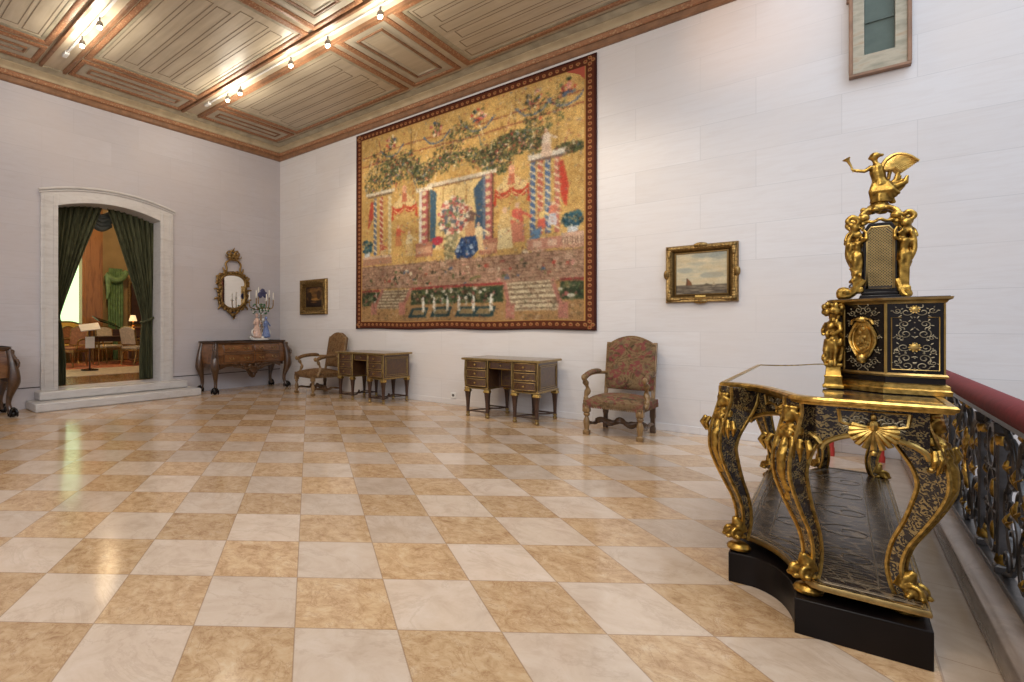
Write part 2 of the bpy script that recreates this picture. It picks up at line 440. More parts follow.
struct('floor', MB().bx(0, 9.32, -13, 0, -.3, 0), FLOORM, smooth=False)
def arc(y0, y1, zs, rise, n=16):
    c = (y1-y0)/2; r = (c*c+rise*rise)/(2*rise); zc = zs+rise-r; out = []
    for i in range(n+1):
        y = y0+(y1-y0)*i/n; out.append((y, zc+math.sqrt(r*r-(y-(y0+c))**2)))
    return out
DI0, DI1, DO0, DO1, SILL = -4.87, -3.015, -5.125, -2.765, .30
yz = lambda a, b, h: (h, a, b)
wl = MB(); inner = arc(DI0, DI1, 3.27, .15)
wl.prism([(-13,-.3),(DI0,-.3),(DI0,5.5),(-13,5.5)], -.35, 0, yz)
wl.prism([(DI1,-.3),(.3,-.3),(.3,5.5),(DI1,5.5)], -.35, 0, yz)
for (a, b) in zip(inner[:-1], inner[1:]): wl.prism([a, b, (b[0],5.5), (a[0],5.5)], -.35, 0, yz)
wl.bx(-.35, 0, DI0, DI1, -.3, SILL-.02)
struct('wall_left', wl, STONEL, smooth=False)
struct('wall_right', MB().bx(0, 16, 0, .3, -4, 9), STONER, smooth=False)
struct('wall_stair', MB().bx(16, 16.2, -13, .3, -4, 9), STONER, smooth=False)
struct('floor_stair', MB().bx(9.32, 16.2, -13, .3, -4.2, -4), CURBM, smooth=False)

# marble surround of the doorway (door_1) and its two steps
dm = MB()
dm.bx(-.36, .05, DO0, DI0+.012, .26, 3.45); dm.bx(-.36, .05, DI1-.012, DO1, .26, 3.45)
oa = arc(DO0-.02, DO1+.02, 3.46, .17, 20); ia = arc(DI0, DI1, 3.255, .15, 20)
dm.prism(ia+oa[::-1], -.36, .045, yz)
d1 = struct('door_1', dm, MARBLE, bevel=.008)
tr = MB()
for off, r in ((0,.022),(.045,.012)):
    tr.tube([(.055, a, b-off) for a, b in arc(DO0-.03, DO1+.03, 3.47, .17, 24)], r, 8)
for y in (DO0+.06, DO1-.06, DO0+.2, DO1-.2): tr.bx(.045,.06, y-.012, y+.012, .3, 3.40)
obj('moulding', tr, MARBLE, d1)
struct('door_step', MB().bx(-.36, .27, -5.21, -2.58, .14, .275), MARBLE, bevel=.02)
struct('door_step', MB().bx(0, .52, -5.34, -2.43, 0, .135), MARBLE, bevel=.02)

# base course with a dark joint
DJ = m_plain('dark_joint', (.05,.04,.035), .7)
struct('baseboard_left', MB().bx(0, .006, -13, DO0, .32, .335).bx(0, .006, DO1, 0, .32, .335), DJ, smooth=False)
struct('baseboard_right', MB().bx(0, 9.1, -.012, 0, 0, .09), STONER, bevel=.004)

# ------------------------------------------------------------------ ceiling
def m_plank():
    t = NT('ceiling_planks'); v = t.coord()
    f = t.noise(t.scale(v, (.7,6,1)), 2, 5, .6, .5); g = t.noise(v, 1.1, 3)
    k = t.ramp(f, [(.25,(.47,.395,.285)),(.5,(.57,.49,.365)),(.75,(.63,.55,.43))])
    k = t.mix(t.ramp(g,[(.4,0.0),(.7,.4)]), k, (.34,.29,.215))
    return t.out(k, .42, 0, .4)
def m_pattern(name, a, b, sc):
    t = NT(name); v = t.coord()
    w = t.n('ShaderNodeTexVoronoi', feature='F1'); t.l(v, w.inputs[0]); w.inputs['Scale'].default_value = sc
    n = t.noise(v, sc*1.3, 3, .6)
    k = t.mix(t.ramp(w.outputs['Distance'], [(.25,1.0),(.4,0.0)]), a, b)
    k = t.mix(t.ramp(n, [(.5,0.0),(.65,.6)]), k, tuple(x*.55 for x in a))
    return t.out(k, .5, 0, .35)
PLANK = m_plank()
ORN = m_pattern('orange_border', (.33,.155,.078), (.46,.285,.16), 30)
BROWN = m_plain('brown_moulding', (.235,.12,.062), .45, 0, .25, 9)
OLIVE = m_plain('olive_moulding', (.38,.335,.24), .5, 0, .2, 6)
GREY = m_plain('panel_grey', (.47,.42,.33), .5, 0, .12, 5)
LINE = m_plain('panel_line', (.23,.18,.12), .6, 0, .1)
TANC = m_plain('tan_cove', (.43,.345,.22), .45, 0, .15, 4)
CX1 = 8.3
struct('ceiling', MB().bx(-.3, CX1, -13, .3, CEIL, CEIL+.2), PLANK, smooth=False)
inset = lambda d: [(d, -13), (d, -d), (CX1, -d)]
wallpath = [(0,-13),(0,0),(CX1,0)]
struct('trim_1', MB().sweep(wallpath, [(0,5.04),(.03,5.04),(.05,5.06),(.05,5.12),(.035,5.135),(0,5.135)], side=1), BROWN)
struct('trim_2', MB().sweep(wallpath, [(0,5.135),(.05,5.135),(.065,5.15),(.065,5.20),(.05,5.215),(0,5.215)]), ORN)
struct('trim_3', MB().sweep(wallpath, [(0,5.215),(.06,5.215),(.07,5.235),(.10,5.265),(.15,5.29),(.15,5.305),(.165,5.31),(.165,5.349),(0,5.349)]), TANC)
struct('trim_4', MB().sweep(inset(.168), [(0,5.30),(.10,5.335),(.10,5.352),(0,5.352)]), OLIVE)
orn, brn, lin, gry, oli = MB(), MB(), MB(), MB(), MB()
def rectpath(x0,x1,y0,y1): return [(x0,y0),(x1,y0),(x1,y1),(x0,y1)]
def frame(mb, x0,x1,y0,y1, w, h, z=CEIL):
    # rectangular moulding hanging h below z, width w inwards
    mb.sweep(rectpath(x0,x1,y0,y1), [(0,.002),(0,-h*.7),(w*.25,-h),(w*.75,-h),(w,-h*.5),(w,.002)], True, z, side=-1)
def coffer(x0,x1,y0,y1,strips,deep=.03):
    frame(orn, x0,x1,y0,y1,.09,deep); frame(oli, x0+.09,x1-.09,y0+.09,y1-.09,.06,.012)
    w = (y1-y0-.34)/strips
    for i in range(strips):
        a = y0+.17+i*w
        e = .12 if i in (0, strips-1) else (.26 if i % 2 else .18)
        frame(lin, x0+e+.06, x1-e-.1*(i%3), a+w*.10, a+w*.90, .014, .003)
def small(x0,x1,y0,y1):
    frame(orn, x0,x1,y0,y1,.075,.028); frame(gry, x0+.085,x1-.085,y0+.085,y1-.085,.10,.012)
    frame(brn, x0+.21,x1-.21,y0+.21,y1-.21,.03,.022); frame(gry, x0+.25,x1-.25,y0+.25,y1-.25,.04,.012)
rows = [(-2.32,-.36,6), (-4.78,-2.76,6), (-7.25,-5.28,6), (-9.7,-7.74,6)]
for (a, b, s_) in rows:
    small(.27,.86,a,b)
    coffer(.93,3.70,a,b,s_)
    small(3.80,4.66,a,b)
    coffer(4.76,8.1,a,b,s_)
# long ribs between the rows
for y in (-2.54,-5.03,-7.5):
    brn.bx(.3, 8.2, y-.20, y-.155, CEIL-.05, CEIL); brn.bx(.3, 8.2, y+.155, y+.2, CEIL-.05, CEIL)
struct('trim_5', orn, ORN); struct('trim_6', brn, BROWN); struct('trim_7', lin, LINE); struct('trim_8', gry, GREY); struct('trim_9', oli, OLIVE)

# hanging boxed end of the ceiling with a niche, upper right
OX0, OX1, OY, OZ0 = 8.768, 9.148, -.085, 3.81
bxm = NT('bracket_panel'); bv = bxm.coord()
BRK = bxm.out(bxm.ramp(bxm.noise(bxm.scale(bv,(2,2,6)), 3, 4), [(.3,(.25,.23,.16)),(.55,(.42,.36,.26)),(.75,(.36,.25,.15))]), .5)
NIC = m_plain('niche_green', (.085,.11,.09), .7, 0, .15, 8)
nt = thing('ceiling_bracket', 'painted wooden boxed bracket with green niche high on the right wall', 'bracket', ((OX0+OX1)/2, 0, OZ0))
hw = (OX1-OX0)/2
bm = MB(); bm.prism([(-hw,.03),(hw,.03),(hw,2.6),(hw-.09,2.6),(hw-.09,.20),(-hw+.09,.20),(-hw+.09,2.6),(-hw,2.6)], OY+.02, -.001, lambda a, b, h: (a, h, b)); bm.bx(-hw+.092, hw-.092, OY+.072, -.002, .21, 2.59)
obj('box', bm, BRK, nt, bevel=.004)
em = MB().bx(-hw-.012, hw+.012, OY, -.001, 0, .029)
for sx in (-1,1): em.bx(sx*hw-.014, sx*hw+.014, OY+.002, OY+.04, .03, 2.6)
em.bx(-hw-.03, -hw+.0, OY+.03, 0, .78, 2.6)
obj('edging', em, BROWN, nt, bevel=.004)
nm = MB().bx(-hw+.0925, hw-.0925, OY+.06, OY+.071, .212, 2.58); nm.bx(-hw+.0925, hw-.0925, OY+.045, OY+.0595, .52, .55)
obj('niche_panel', nm, NIC, nt)

# ------------------------------------------------------------------ track lights on the ribs
for y, ends in ((-2.54,(.95,6.2)), (-5.03,(.95,6.2))):
    t = thing('lighting_track', 'white ceiling light track along the rib ' + ('nearer the tapestry' if y > -3 else 'farther from the tapestry'), 'light track', (0,y,CEIL), 0)
    obj('rail', MB().bx(ends[0], ends[1], -.02, .02, -.03, 0), PLASTIC, t, bevel=.004)
    obj('end_cap', MB().bx(ends[0]-.14, ends[0], -.035, .035, -.05, 0), PLASTIC, t, bevel=.008)
lampspots = [(1.50,-2.54,'spotlight on the tapestry-side track, nearest the left wall'),(1.85,-2.54,'spotlight second from the left wall on the tapestry-side track'),(3.10,-2.54,'spotlight third from the left wall on the tapestry-side track'),
 (3.85,-2.54,'spotlight fourth from the left wall on the tapestry-side track'),(4.75,-2.54,'spotlight on the tapestry-side track, farthest from the left wall'),(1.52,-5.03,'spotlight on the far-left ceiling track, nearer the doorway wall'),(2.12,-5.03,'spotlight on the far-left ceiling track, closer to the top picture edge')]
for (x, y, lab) in lampspots:
    t = thing('spotlight', 'small lit ceiling '+lab, 'spotlight', (x,y,CEIL-.0315), 0, 'spotlights on the ceiling tracks')
    obj('stem', MB().lathe((0,0,-.05), [(.012,0),(.012,.05)], 8), STEEL, t)
    obj('housing', MB().lathe((0,0,-.12), [(.042,0),(.045,.02),(.035,.06),(.015,.075)], 14), STEEL, t)
    obj('bulb', MB().ell((0,0,-.125), (.034,.034,.03), 12), BULB, t)
    ld = bpy.data.lights.new('spot_light', 'POINT'); ld.energy = 17; ld.color = (1,.90,.74); ld.shadow_soft_size = .09
    lo = bpy.data.objects.new('spot_light', ld); COL.objects.link(lo); lo.location = (x, y-.02, CEIL-.24)
# ================================================================== armchairs (front faces -y)
def make_armchair(label, up, loc, rotz):
    t = thing('armchair', label, 'armchair', loc, rotz, 'needlepoint armchairs')
    W, F, B = .272, -.355, .315
    fl = [(.030,0),(.034,.02),(.034,.05),(.022,.06),(.030,.10),(.036,.16),(.024,.20),(.018,.215),(.034,.235),(.036,.25),(.026,.265),(.036,.275),(.036,.36)]
    for sx in (-1,1):
        m = MB(); m.sq((sx*W, F), [(h,z) for h,z in fl[:3]]); m.lathe((sx*W, F), fl[2:11], 12); m.sq((sx*W,F), fl[10:])
        m.ell((sx*W, F-.034, .31), (.022,.012,.03), 8)
        obj('leg', m, CHAIRW, t, bevel=.003)
        m = MB(); m.sq((sx*W*.93, B), [(.026,0),(.028,.05),(.022,.08),(.022,.17),(.028,.20),(.026,.38)])
        obj('leg', m, CHAIRD, t, bevel=.003)
        # raked back post from the seat to the crest
        m = MB(); m.tube([(sx*W*.93,B,.36),(sx*W*.93,B+.045,.6),(sx*W*.93,B+.145,1.09)], .027, 4, up=(1,0,0)); obj('back_post', m, CHAIRW, t, bevel=.003)
        # scrolled arm with its padded top and carved support
        m = MB()
        P = spline([(sx*W*.95,B+.05,.70),(sx*(W+.02),.06,.715),(sx*(W+.035),-.15,.70),(sx*(W+.04),-.27,.665),(sx*(W+.04),-.325,.655),(sx*(W+.04),-.345,.685),(sx*(W+.04),-.315,.70)], 5)
        m.tube(P, [.021]*len(P), 8); m.ell((sx*(W+.04),-.325,.68), (.026,.03,.03), 10)
        a = obj('arm', m, CHAIRW, t)
        Q = P[3:17]; m = MB(); m.tube([(p[0],p[1],p[2]+.02) for p in Q], [.022]+[.032]*(len(Q)-2)+[.02], 10)
        obj('arm_pad', m, up, a)
        m = MB(); P = spline([(sx*(W+.02),-.27,.36),(sx*(W+.045),-.24,.43),(sx*(W+.03),-.21,.52),(sx*(W+.04),-.25,.60),(sx*(W+.04),-.29,.665)], 5)
        m.tube(P, [.026+.008*math.sin(i*.9) for i in range(len(P))], 8); m.ell((sx*(W+.04),-.245,.42), (.03,.032,.03), 8)
        obj('arm_support', m, CHAIRW, t)
    # seat: rails, crowned cushion, fringe
    obj('seat_rail', MB().bx(-W-.02, W+.02, F-.02, B+.02, .335, .375), CHAIRW, t, bevel=.006)
    def seat(u, v):
        x = (u-.5)*2; y = (v-.5)*2
        e = (1-abs(x)**6)*(1-abs(y)**6)
        return ((W+.03)*x, (F+B)/2+(B-F+.06)/2*y, .375+.035*(e > 0)+.075*max(0,(1-x*x)*(1-y*y))**.55)
    m = MB().bx(-W-.03, W+.03, F-.03, B+.02, .365, .412); m.grid(17,17,seat)
    s = obj('seat', m, up, t, angle=60)
    fr = MB()
    for k in range(34):
        x = -W-.02+k*(2*W+.04)/33; fr.bx(x-.006, x+.006, F-.037, F-.028, .325, .372)
    for k in range(30):
        y = F-.02+k*(B-F+.02)/29
        for sx in (-1,1): fr.bx(sx*(W+.032)-.004, sx*(W+.032)+.004, y-.006, y+.006, .325, .372)
    obj('fringe', fr, up, s, smooth=False)
    # tall upholstered back with a double-curved crest
    def top(x): a = abs(x)/W; return 1.085+.085*math.cos(min(1,a/.80)*PI/2)**.8 if a < .80 else 1.085-.03*((a-.8)/.2)
    N = 28; sh = lambda z: B+.045+(z-.5)*.19
    m = MB()
    for side in (0,1):
        def back(u, v, side=side):
            x = (u-.5)*2*(W-.008); z0 = .50; z = z0+(top(x)-z0)*v
            e = max(0, (1-((u-.5)*2)**4))*max(0, 1-((v-.5)*2)**6)
            d = -.035-.035*e**.5 if side == 0 else .03
            return (x, sh(z)+d, z)
        m.grid(N, 20, back)
    rim = []
    for i in range(N):
        x = (i/(N-1)-.5)*2*(W-.008); rim.append((x, top(x)))
    loop = [(-W+.008,.5)]+rim+[(W-.008,.5)]
    m.prism(loop, -.035, .03, lambda a, b, h: (a, sh(b)+h, b))
    bk = obj('backrest', m, up, t, angle=50)
    m = MB(); m.tube([(x, sh(z)-.035, z) for x, z in [(-W+.010,.5)]+rim+[(W-.010,.5)]], .008, 6); obj('piping', m, CHAIRW, bk)
    # carved H stretcher with a scrolled centre
    m = MB()
    for sx in (-1,1):
        P = spline([(sx*W,F,.105),(sx*W,F+.10,.125),(sx*W*.97,-.05,.10),(sx*W*.95,.12,.125),(sx*W*.93,B,.105)], 6)
        m.tube(P, [.014+.008*abs(math.sin(i*.7)) for i in range(len(P))], 8)
    P = spline([(-W,-.03,.11),(-.2,-.05,.135),(-.1,-.03,.10),(0,-.06,.15),(.1,-.03,.10),(.2,-.05,.135),(W,-.03,.11)], 5)
    m.tube(P, [.016+.012*abs(math.sin(i*.55)) for i in range(len(P))], 8)
    P = spline([(-W*.98,F+.03,.16),(-.18,F+.02,.175),(-.09,F+.02,.15),(0,F+.01,.195),(.09,F+.02,.15),(.18,F+.02,.175),(W*.98,F+.03,.16)], 5)
    m2 = MB(); m2.tube(P, [.014+.016*abs(math.sin(i*.52)) for i in range(len(P))], 8); m2.ell((0,F+.0,.19),(.04,.02,.035),10)
    for sx in (-1,1): m2.ell((sx*.12,F+.015,.165),(.035,.015,.022),8)
    obj('stretcher', m, CHAIRD, t); 
    m2.xf(Matrix.Translation((0,.29,-.02))); obj('carved_stretcher', m2, CHAIRD, t)
    return t
ch2 = make_armchair('high-backed armchair in red floral needlepoint, alone on the right below the seascape', UPR, (6.89,-.60,0), R(0))
ch1 = make_armchair('high-backed armchair in brown needlepoint, between the carved chest and a desk', UPB, (1.83,-.60,0), R(-10))

# ================================================================== Mazarin desks (front faces -y)
def make_desk(label, loc, rotz):
    t = thing('desk', label, 'desk', loc, rotz, 'marquetry kneehole desks')
    W, D = .50, .365; ZB, ZT = .405, .815
    obj('desk_top', MB().bx(-W-.035, W+.035, -D-.03, D+.02, ZT, ZT+.032), DESKT, t, bevel=.004)
    m = MB().sweep([(-W-.035,-D-.03),(W+.035,-D-.03),(W+.035,D+.02),(-W-.035,D+.02)], [(0,0),(.008,.002),(.010,.016),(.008,.03),(0,.032)], True, ZT)
    obj('edge_moulding', m, BRASSD, t)
    for sx in (-1,1):
        x0, x1 = (.17, W) if sx > 0 else (-W, -.17)
        ped = obj('pedestal', MB().bx(x0, x1, -D, D, ZB, ZT), DESKM, t, bevel=.004)
        obj('base_moulding', MB().sweep([(x0,-D),(x1,-D),(x1,D),(x0,D)], [(0,0),(.012,.004),(.012,.016),(0,.03)], True, ZB), BRASSD, ped)
        h = (ZT-ZB-.03)/3
        for k in range(3):
            z0 = ZB+.03+k*h+.010; z1 = ZB+.03+(k+1)*h-.006
            def bow(u, v, z0=z0, z1=z1): return (x0+.025+(x1-x0-.05)*u, -D-.012-.022*math.sin(PI*u), z0+(z1-z0)*v)
            m = MB().grid(9,2,bow)
            P = [(x0+.025+(x1-x0-.05)*i/8, -D-.012-.022*math.sin(PI*i/8)) for i in range(9)]
            m = MB().prism(P+[(x1-.025,-D+.01),(x0+.025,-D+.01)], z0, z1)
            dr = obj('drawer', m, DESKM, t, bevel=.003)
            bb = MB()
            for zz in (z0+.008, z1-.008): bb.tube([(p[0],p[1]-.002,zz) for p in P], .0045, 6)
            for p in (P[0],P[-1]): bb.tube([(p[0],p[1]-.002,z0+.008),(p[0],p[1]-.002,z1-.008)], .0045, 6)
            obj('brass_border', bb, BRASSD, dr)
            cx = (x0+x1)/2; obj('knob', MB().lathe((0,0,0),[(.006,0),(.006,.012),(.014,.018),(.012,.03),(.003,.034)],10).xf(Matrix.Translation((cx,-D-.034,(z0+z1)/2))@Matrix.Rotation(R(90),4,'X')), BRASS, dr)
        # framed side panel
        xs = sx*W
        m = MB()
        for (a, w) in ((.055,.006),(.085,.0035)):
            y0, y1, zz0, zz1 = -D+a, D-a, ZB+a*.9, ZT-a*.75
            for q in (zz0, zz1): m.tube([(xs+sx*.003,y0,q),(xs+sx*.003,y1,q)], w, 6)
            for q in (y0, y1): m.tube([(xs+sx*.003,q,zz0),(xs+sx*.003,q,zz1)], w, 6)
        obj('side_border', m, BRASSD, ped)
        # corner mounts
        for x in (x0,x1): obj('corner_mount', MB().tube([(x,-D-.004,ZB+.03),(x,-D-.012,ZB+.2),(x,-D-.004,ZT)], [.010,.016,.012], 8), BRASSD, ped)
        for y in (-D+.03, D-.045):
            for x in (x0+.022, x1-.022):
                m = MB(); m.sq((x,y), [(.018,.07),(.016,.10),(.022,.24),(.030,.35),(.036,.365)])
                lg = obj('leg', m, DWOOD, t, bevel=.003)
                m = MB(); m.sq((x,y), [(.040,.362),(.044,.372),(.038,.385),(.034,.405)]); obj('capital', m, BRASS, lg, bevel=.003)
                m = MB(); m.lathe((x,y), [(.010,0),(.026,.008),(.030,.022),(.024,.038),(.012,.045),(.026,.05),(.026,.075)], 12); obj('bun_foot', m, BRASSD, lg)
        cx = (x0+x1)/2; m = MB()
        for sa in (-1,1):
            P = spline([(cx-.125*sa,-D+.045,.085),(cx-.09*sa,-.17,.085),(cx-.015*sa,-.07,.088),(cx,0,.09),(cx+.015*sa,.07,.088),(cx+.09*sa,.17,.085),(cx+.125*sa,D-.045,.085)], 5)
            m.tube(P, .017, 6, flat=(.6,1.1), up=(0,0,1))
        m.lathe((cx,0,.08), [(.035,0),(.035,.02),(.018,.03),(.02,.05),(.004,.065)], 12)
        m.tube([(cx-.125,-D+.045,.085),(cx+.125,-D+.045,.085)], .012, 6); m.tube([(cx-.125,D-.045,.085),(cx+.125,D-.045,.085)], .012, 6)
        obj('stretcher', m, DWOOD, t)
    # kneehole: frieze drawer and recessed cupboard
    fd = obj('drawer', MB().bx(-.165,.165,-D+.03,D,.70,ZT-.005), DESKM, t, bevel=.003)
    m = MB()
    for z in (.708,.80): m.tube([(-.155,-D+.027,z),(.155,-D+.027,z)], .0045, 6)
    for x in (-.155,.155): m.tube([(x,-D+.027,.708),(x,-D+.027,.80)], .0045, 6)
    obj('brass_border', m, BRASS, fd)
    obj('knob', MB().ell((0,-D+.02,.755),(.012,.012,.012),8), BRASS, fd)
    cp = obj('kneehole_cupboard', MB().bx(-.172,.172,-.02,D,.42,.70), DWOOD, t, bevel=.003)
    dd = obj('cupboard_door', MB().bx(-.13,.13,-.035,-.018,.44,.685), DESKM, t, bevel=.003)
    m = MB()
    for z in (.452,.672): m.tube([(-.118,-.037,z),(.118,-.037,z)], .004, 6)
    for x in (-.118,.118): m.tube([(x,-.037,.452),(x,-.037,.672)], .004, 6)
    obj('brass_border', m, BRASS, dd)
    return t
dk2 = make_desk('dark marquetry kneehole desk on eight legs, standing alone beside the red armchair', (5.505,-.50,0), R(1))
dk1 = dup(dk2, (3.06,-.505,0), R(-1), 'dark marquetry kneehole desk on eight legs, partly covering the brown armchair')

# ================================================================== carved chests (front faces -y locally)
def make_chest(label, loc, rotz):
    t = thing('chest_of_drawers', label, 'chest', loc, rotz, 'carved bombe chests')
    L, D = .88, .25; Z0, Z1 = .56, .965
    def bul(z):
        k = (z-Z0)/(Z1-Z0); return .055*math.sin(PI*min(1,max(0,.15+.72*(1-k))))-.02*k
    def front(x, z): return -D-.02-bul(z)-.025*math.cos(PI*x/L*1.0)*.8
    def side(z): return L+bul(z)
    N, K = 40, 12; m = MB(); v = []
    for j in range(K):
        z = Z0+(Z1-Z0)*j/(K-1); s = side(z)
        for i in range(N): x = -s+2*s*i/(N-1); v.append((x, front(x*L/s, z), z))
        v.append((s, D, z)); v.append((-s, D, z))
    n = N+2; f = [(j*n+i, j*n+(i+1)%n, (j+1)*n+(i+1)%n, (j+1)*n+i) for j in range(K-1) for i in range(n)]
    f += [tuple(range(n-1,-1,-1)), tuple((K-1)*n+i for i in range(n))]
    m.add(v, f); obj('case', m, CHESTW, t)
    P = [(-L-.05,D+.01)]+[(-L-.05,-D+.01),(-L-.02,-D-.05)]+[(x, front(x, Z1)-.045) for x in [(-L+.06)+(2*L-.12)*i/24 for i in range(25)]]+[(L+.02,-D-.05),(L+.05,-D+.01),(L+.05,D+.01)]
    m = MB().prism(P, Z1, Z1+.014); Q = [(a*.985, b*.97) for a, b in P]
    m.prism(Q, Z1+.014, Z1+.038); m.prism(P, Z1+.026, Z1+.038)
    obj('chest_top', m, CHESTD, t, bevel=.005)
    # two rows of two drawers
    for (za, zb) in ((Z0+.02,Z0+.20),(Z0+.225,Z1-.02)):
        for (xa, xb) in ((-L+.16,-.015),(.015,L-.16)):
            def dfn(u, w, o=0): x = xa+(xb-xa)*u; z = za+(zb-za)*w; return (x, front(x,z)-.014-o, z)
            m = MB(); nn = 14
            a = len(m.v); m.grid(nn, 6, dfn); m.grid(nn, 6, lambda u, w: (dfn(u,w)[0], dfn(u,w)[1]+.03, dfn(u,w)[2]))
            for (p, q) in (((0,0),(1,0)),((1,0),(1,1)),((1,1),(0,1)),((0,1),(0,0))):
                S = [(p[0]+(q[0]-p[0])*i/12, p[1]+(q[1]-p[1])*i/12) for i in range(13)]
                vs = [dfn(*c) for c in S]+[(dfn(*c)[0], dfn(*c)[1]+.03, dfn(*c)[2]) for c in S]
                m.add(vs, [(i,i+1,14+i,13+i) for i in range(12)])
            dr = obj('drawer', m, CHESTW, t)
            b = MB(); loop = [(i/12*.96+.02,.06) for i in range(13)]+[(.98,.06+.88*i/6) for i in range(1,7)]+[(.98-.96*i/12,.94) for i in range(1,13)]+[(.02,.94-.88*i/6) for i in range(1,6)]
            b.tube([dfn(*c, .002) for c in loop], .006, 6, closed=True); obj('drawer_bead', b, CHESTD, dr)
            for u in (.25,.75):
                hd = MB(); c = dfn(u,.55,.006)
                for dx in (-.045,.045): hd.ell((c[0]+dx, c[1], c[2]), (.012,.010,.014), 8)
                hd.tube(spline([(c[0]-.045,c[1]-.012,c[2]),(c[0]-.03,c[1]-.022,c[2]-.028),(c[0]+.03,c[1]-.022,c[2]-.028),(c[0]+.045,c[1]-.012,c[2])],4), .005, 6)
                obj('handle', hd, BRASSD, dr)
    # carved apron with a pendant shell
    def low(x):
        a = abs(x)/(L-.1); return Z0-.05-.06*max(0,math.cos(a*PI*1.5))-.19*math.exp(-(a/.17)**2)-.05*max(0,(a-.8)/.2)
    xs = [-(L-.1)+2*(L-.1)*i/48 for i in range(49)]
    m = MB().prism([(x,low(x)) for x in xs]+[(x,Z0+.012) for x in reversed(xs)], -.02, .02, lambda a, b, h: (a, front(a,Z0)+.03+h, b))
    ap = obj('apron', m, CHESTD, t)
    m = MB(); rr = random.Random(3)
    for i in range(60):
        x = rr.uniform(-.42,.42); z = rr.uniform(low(x)+.01, Z0-.01)
        m.ell((x, front(x,Z0)+.008, z), (rr.uniform(.012,.03),.014,rr.uniform(.012,.03)), 8)
    for k in range(9):
        a = R(-70+k*17.5); y = front(0,Z0)-.005
        m.tube([(0,y,Z0-.06),(.12*math.sin(a),y-.015,Z0-.06-.14*math.cos(a))], [.008,.016], 6)
    for sx in (-1,1):
        P = spline([(sx*.05,front(0,Z0),Z0-.06),(sx*.18,front(.18,Z0)-.006,Z0-.11),(sx*.32,front(.3,Z0)-.006,Z0-.07),(sx*.45,front(.45,Z0)-.004,Z0-.06),(sx*.50,front(.5,Z0),Z0-.03)], 5)
        m.tube(P, [.024-.0006*i for i in range(len(P))], 8)
    obj('carving', m, CHESTD, ap, remesh=.007)
    obj('side_apron', MB().bx(-L-.03,-L+.0,-D+.05,D-.02,.49,Z0+.01).bx(L,L+.03,-D+.05,D-.02,.49,Z0+.01), CHESTD, t, bevel=.006)
    # cabriole legs on claw and ball feet, with carved canted corners above
    for sx in (-1,1):
        for sy in (-1,1):
            bx_, by_ = sx*(L+.0), (-D-.02 if sy < 0 else D-.06)
            dx, dy = sx*.7, (-.72 if sy < 0 else .15)
            prof = [(.955,.005,.045),(.85,.03,.05),(.72,.06,.062),(.60,.075,.075),(.50,.075,.078),(.40,.045,.060),(.28,.005,.040),(.18,-.005,.032),(.11,.02,.036),(.07,.045,.045)]
            S = spline([(bx_+dx*o, by_+dy*o, z, r) for z, o, r in prof], 4)
            m = MB().tube([s[:3] for s in S], [s[3]*1.08 for s in S], 10)
            lg = obj('leg', m, CHESTD, t)
            ex, ey = bx_+dx*.06, by_+dy*.06
            m = MB().ell((ex,ey,.045), (.052,.052,.045), 12)
            for k in range(4):
                a = math.atan2(dy,dx)+R(90*k)
                ca, sa = math.cos(a), math.sin(a)
                P = spline([(ex+.01*ca,ey+.01*sa,.12),(ex+.05*ca,ey+.05*sa,.09),(ex+.068*ca,ey+.068*sa,.045),(ex+.060*ca,ey+.060*sa,.006)],4)
                m.tube(P, [.024]*4+[.02]*4+[.014]*4+[.006], 8)
            obj('claw_foot', m, EBONY, lg)
            if sy < 0:
                m = MB(); rr = random.Random(11)
                for k in range(16):
                    z = .44+.033*k; q = 2.6*math.sin(k*.8)*.008
                    o = .06+.055*math.sin(PI*min(1,max(0,(.98-z)/.55)))
                    m.ell((bx_+dx*o+q, by_+dy*o-q, z), (.026,.026,.03), 8)
                obj('leaf_carving', m, CHESTD, lg, remesh=.006)
    return t
cs1 = make_chest('carved bombe wood chest on claw feet, below the gilt mirror', (.335,-1.30,0), R(90))
cs2 = dup(cs1, (.335,-6.60,0), R(90), 'carved bombe wood chest cut off by the left edge, left of the doorway')

# ================================================================== tapestry
TX0, TX1, TZ0, TZ1 = 2.265, 6.455, 1.245, 5.0
cv = Canvas(440, 400, (205,160,82))
rng = random.Random(2)
OCH = [(214,170,92),(190,140,66),(226,188,112),(176,128,60)]
for i in range(900): cv.splat(rng.random(), rng.uniform(0,.66), .02, .03, 1, .012, OCH, .35)
LEAF = [(52,70,44),(38,52,36),(92,104,60),(120,112,62),(70,60,40)]; FLW = [(196,62,50),(214,140,120),(240,222,180),(72,92,120),(150,58,48)]
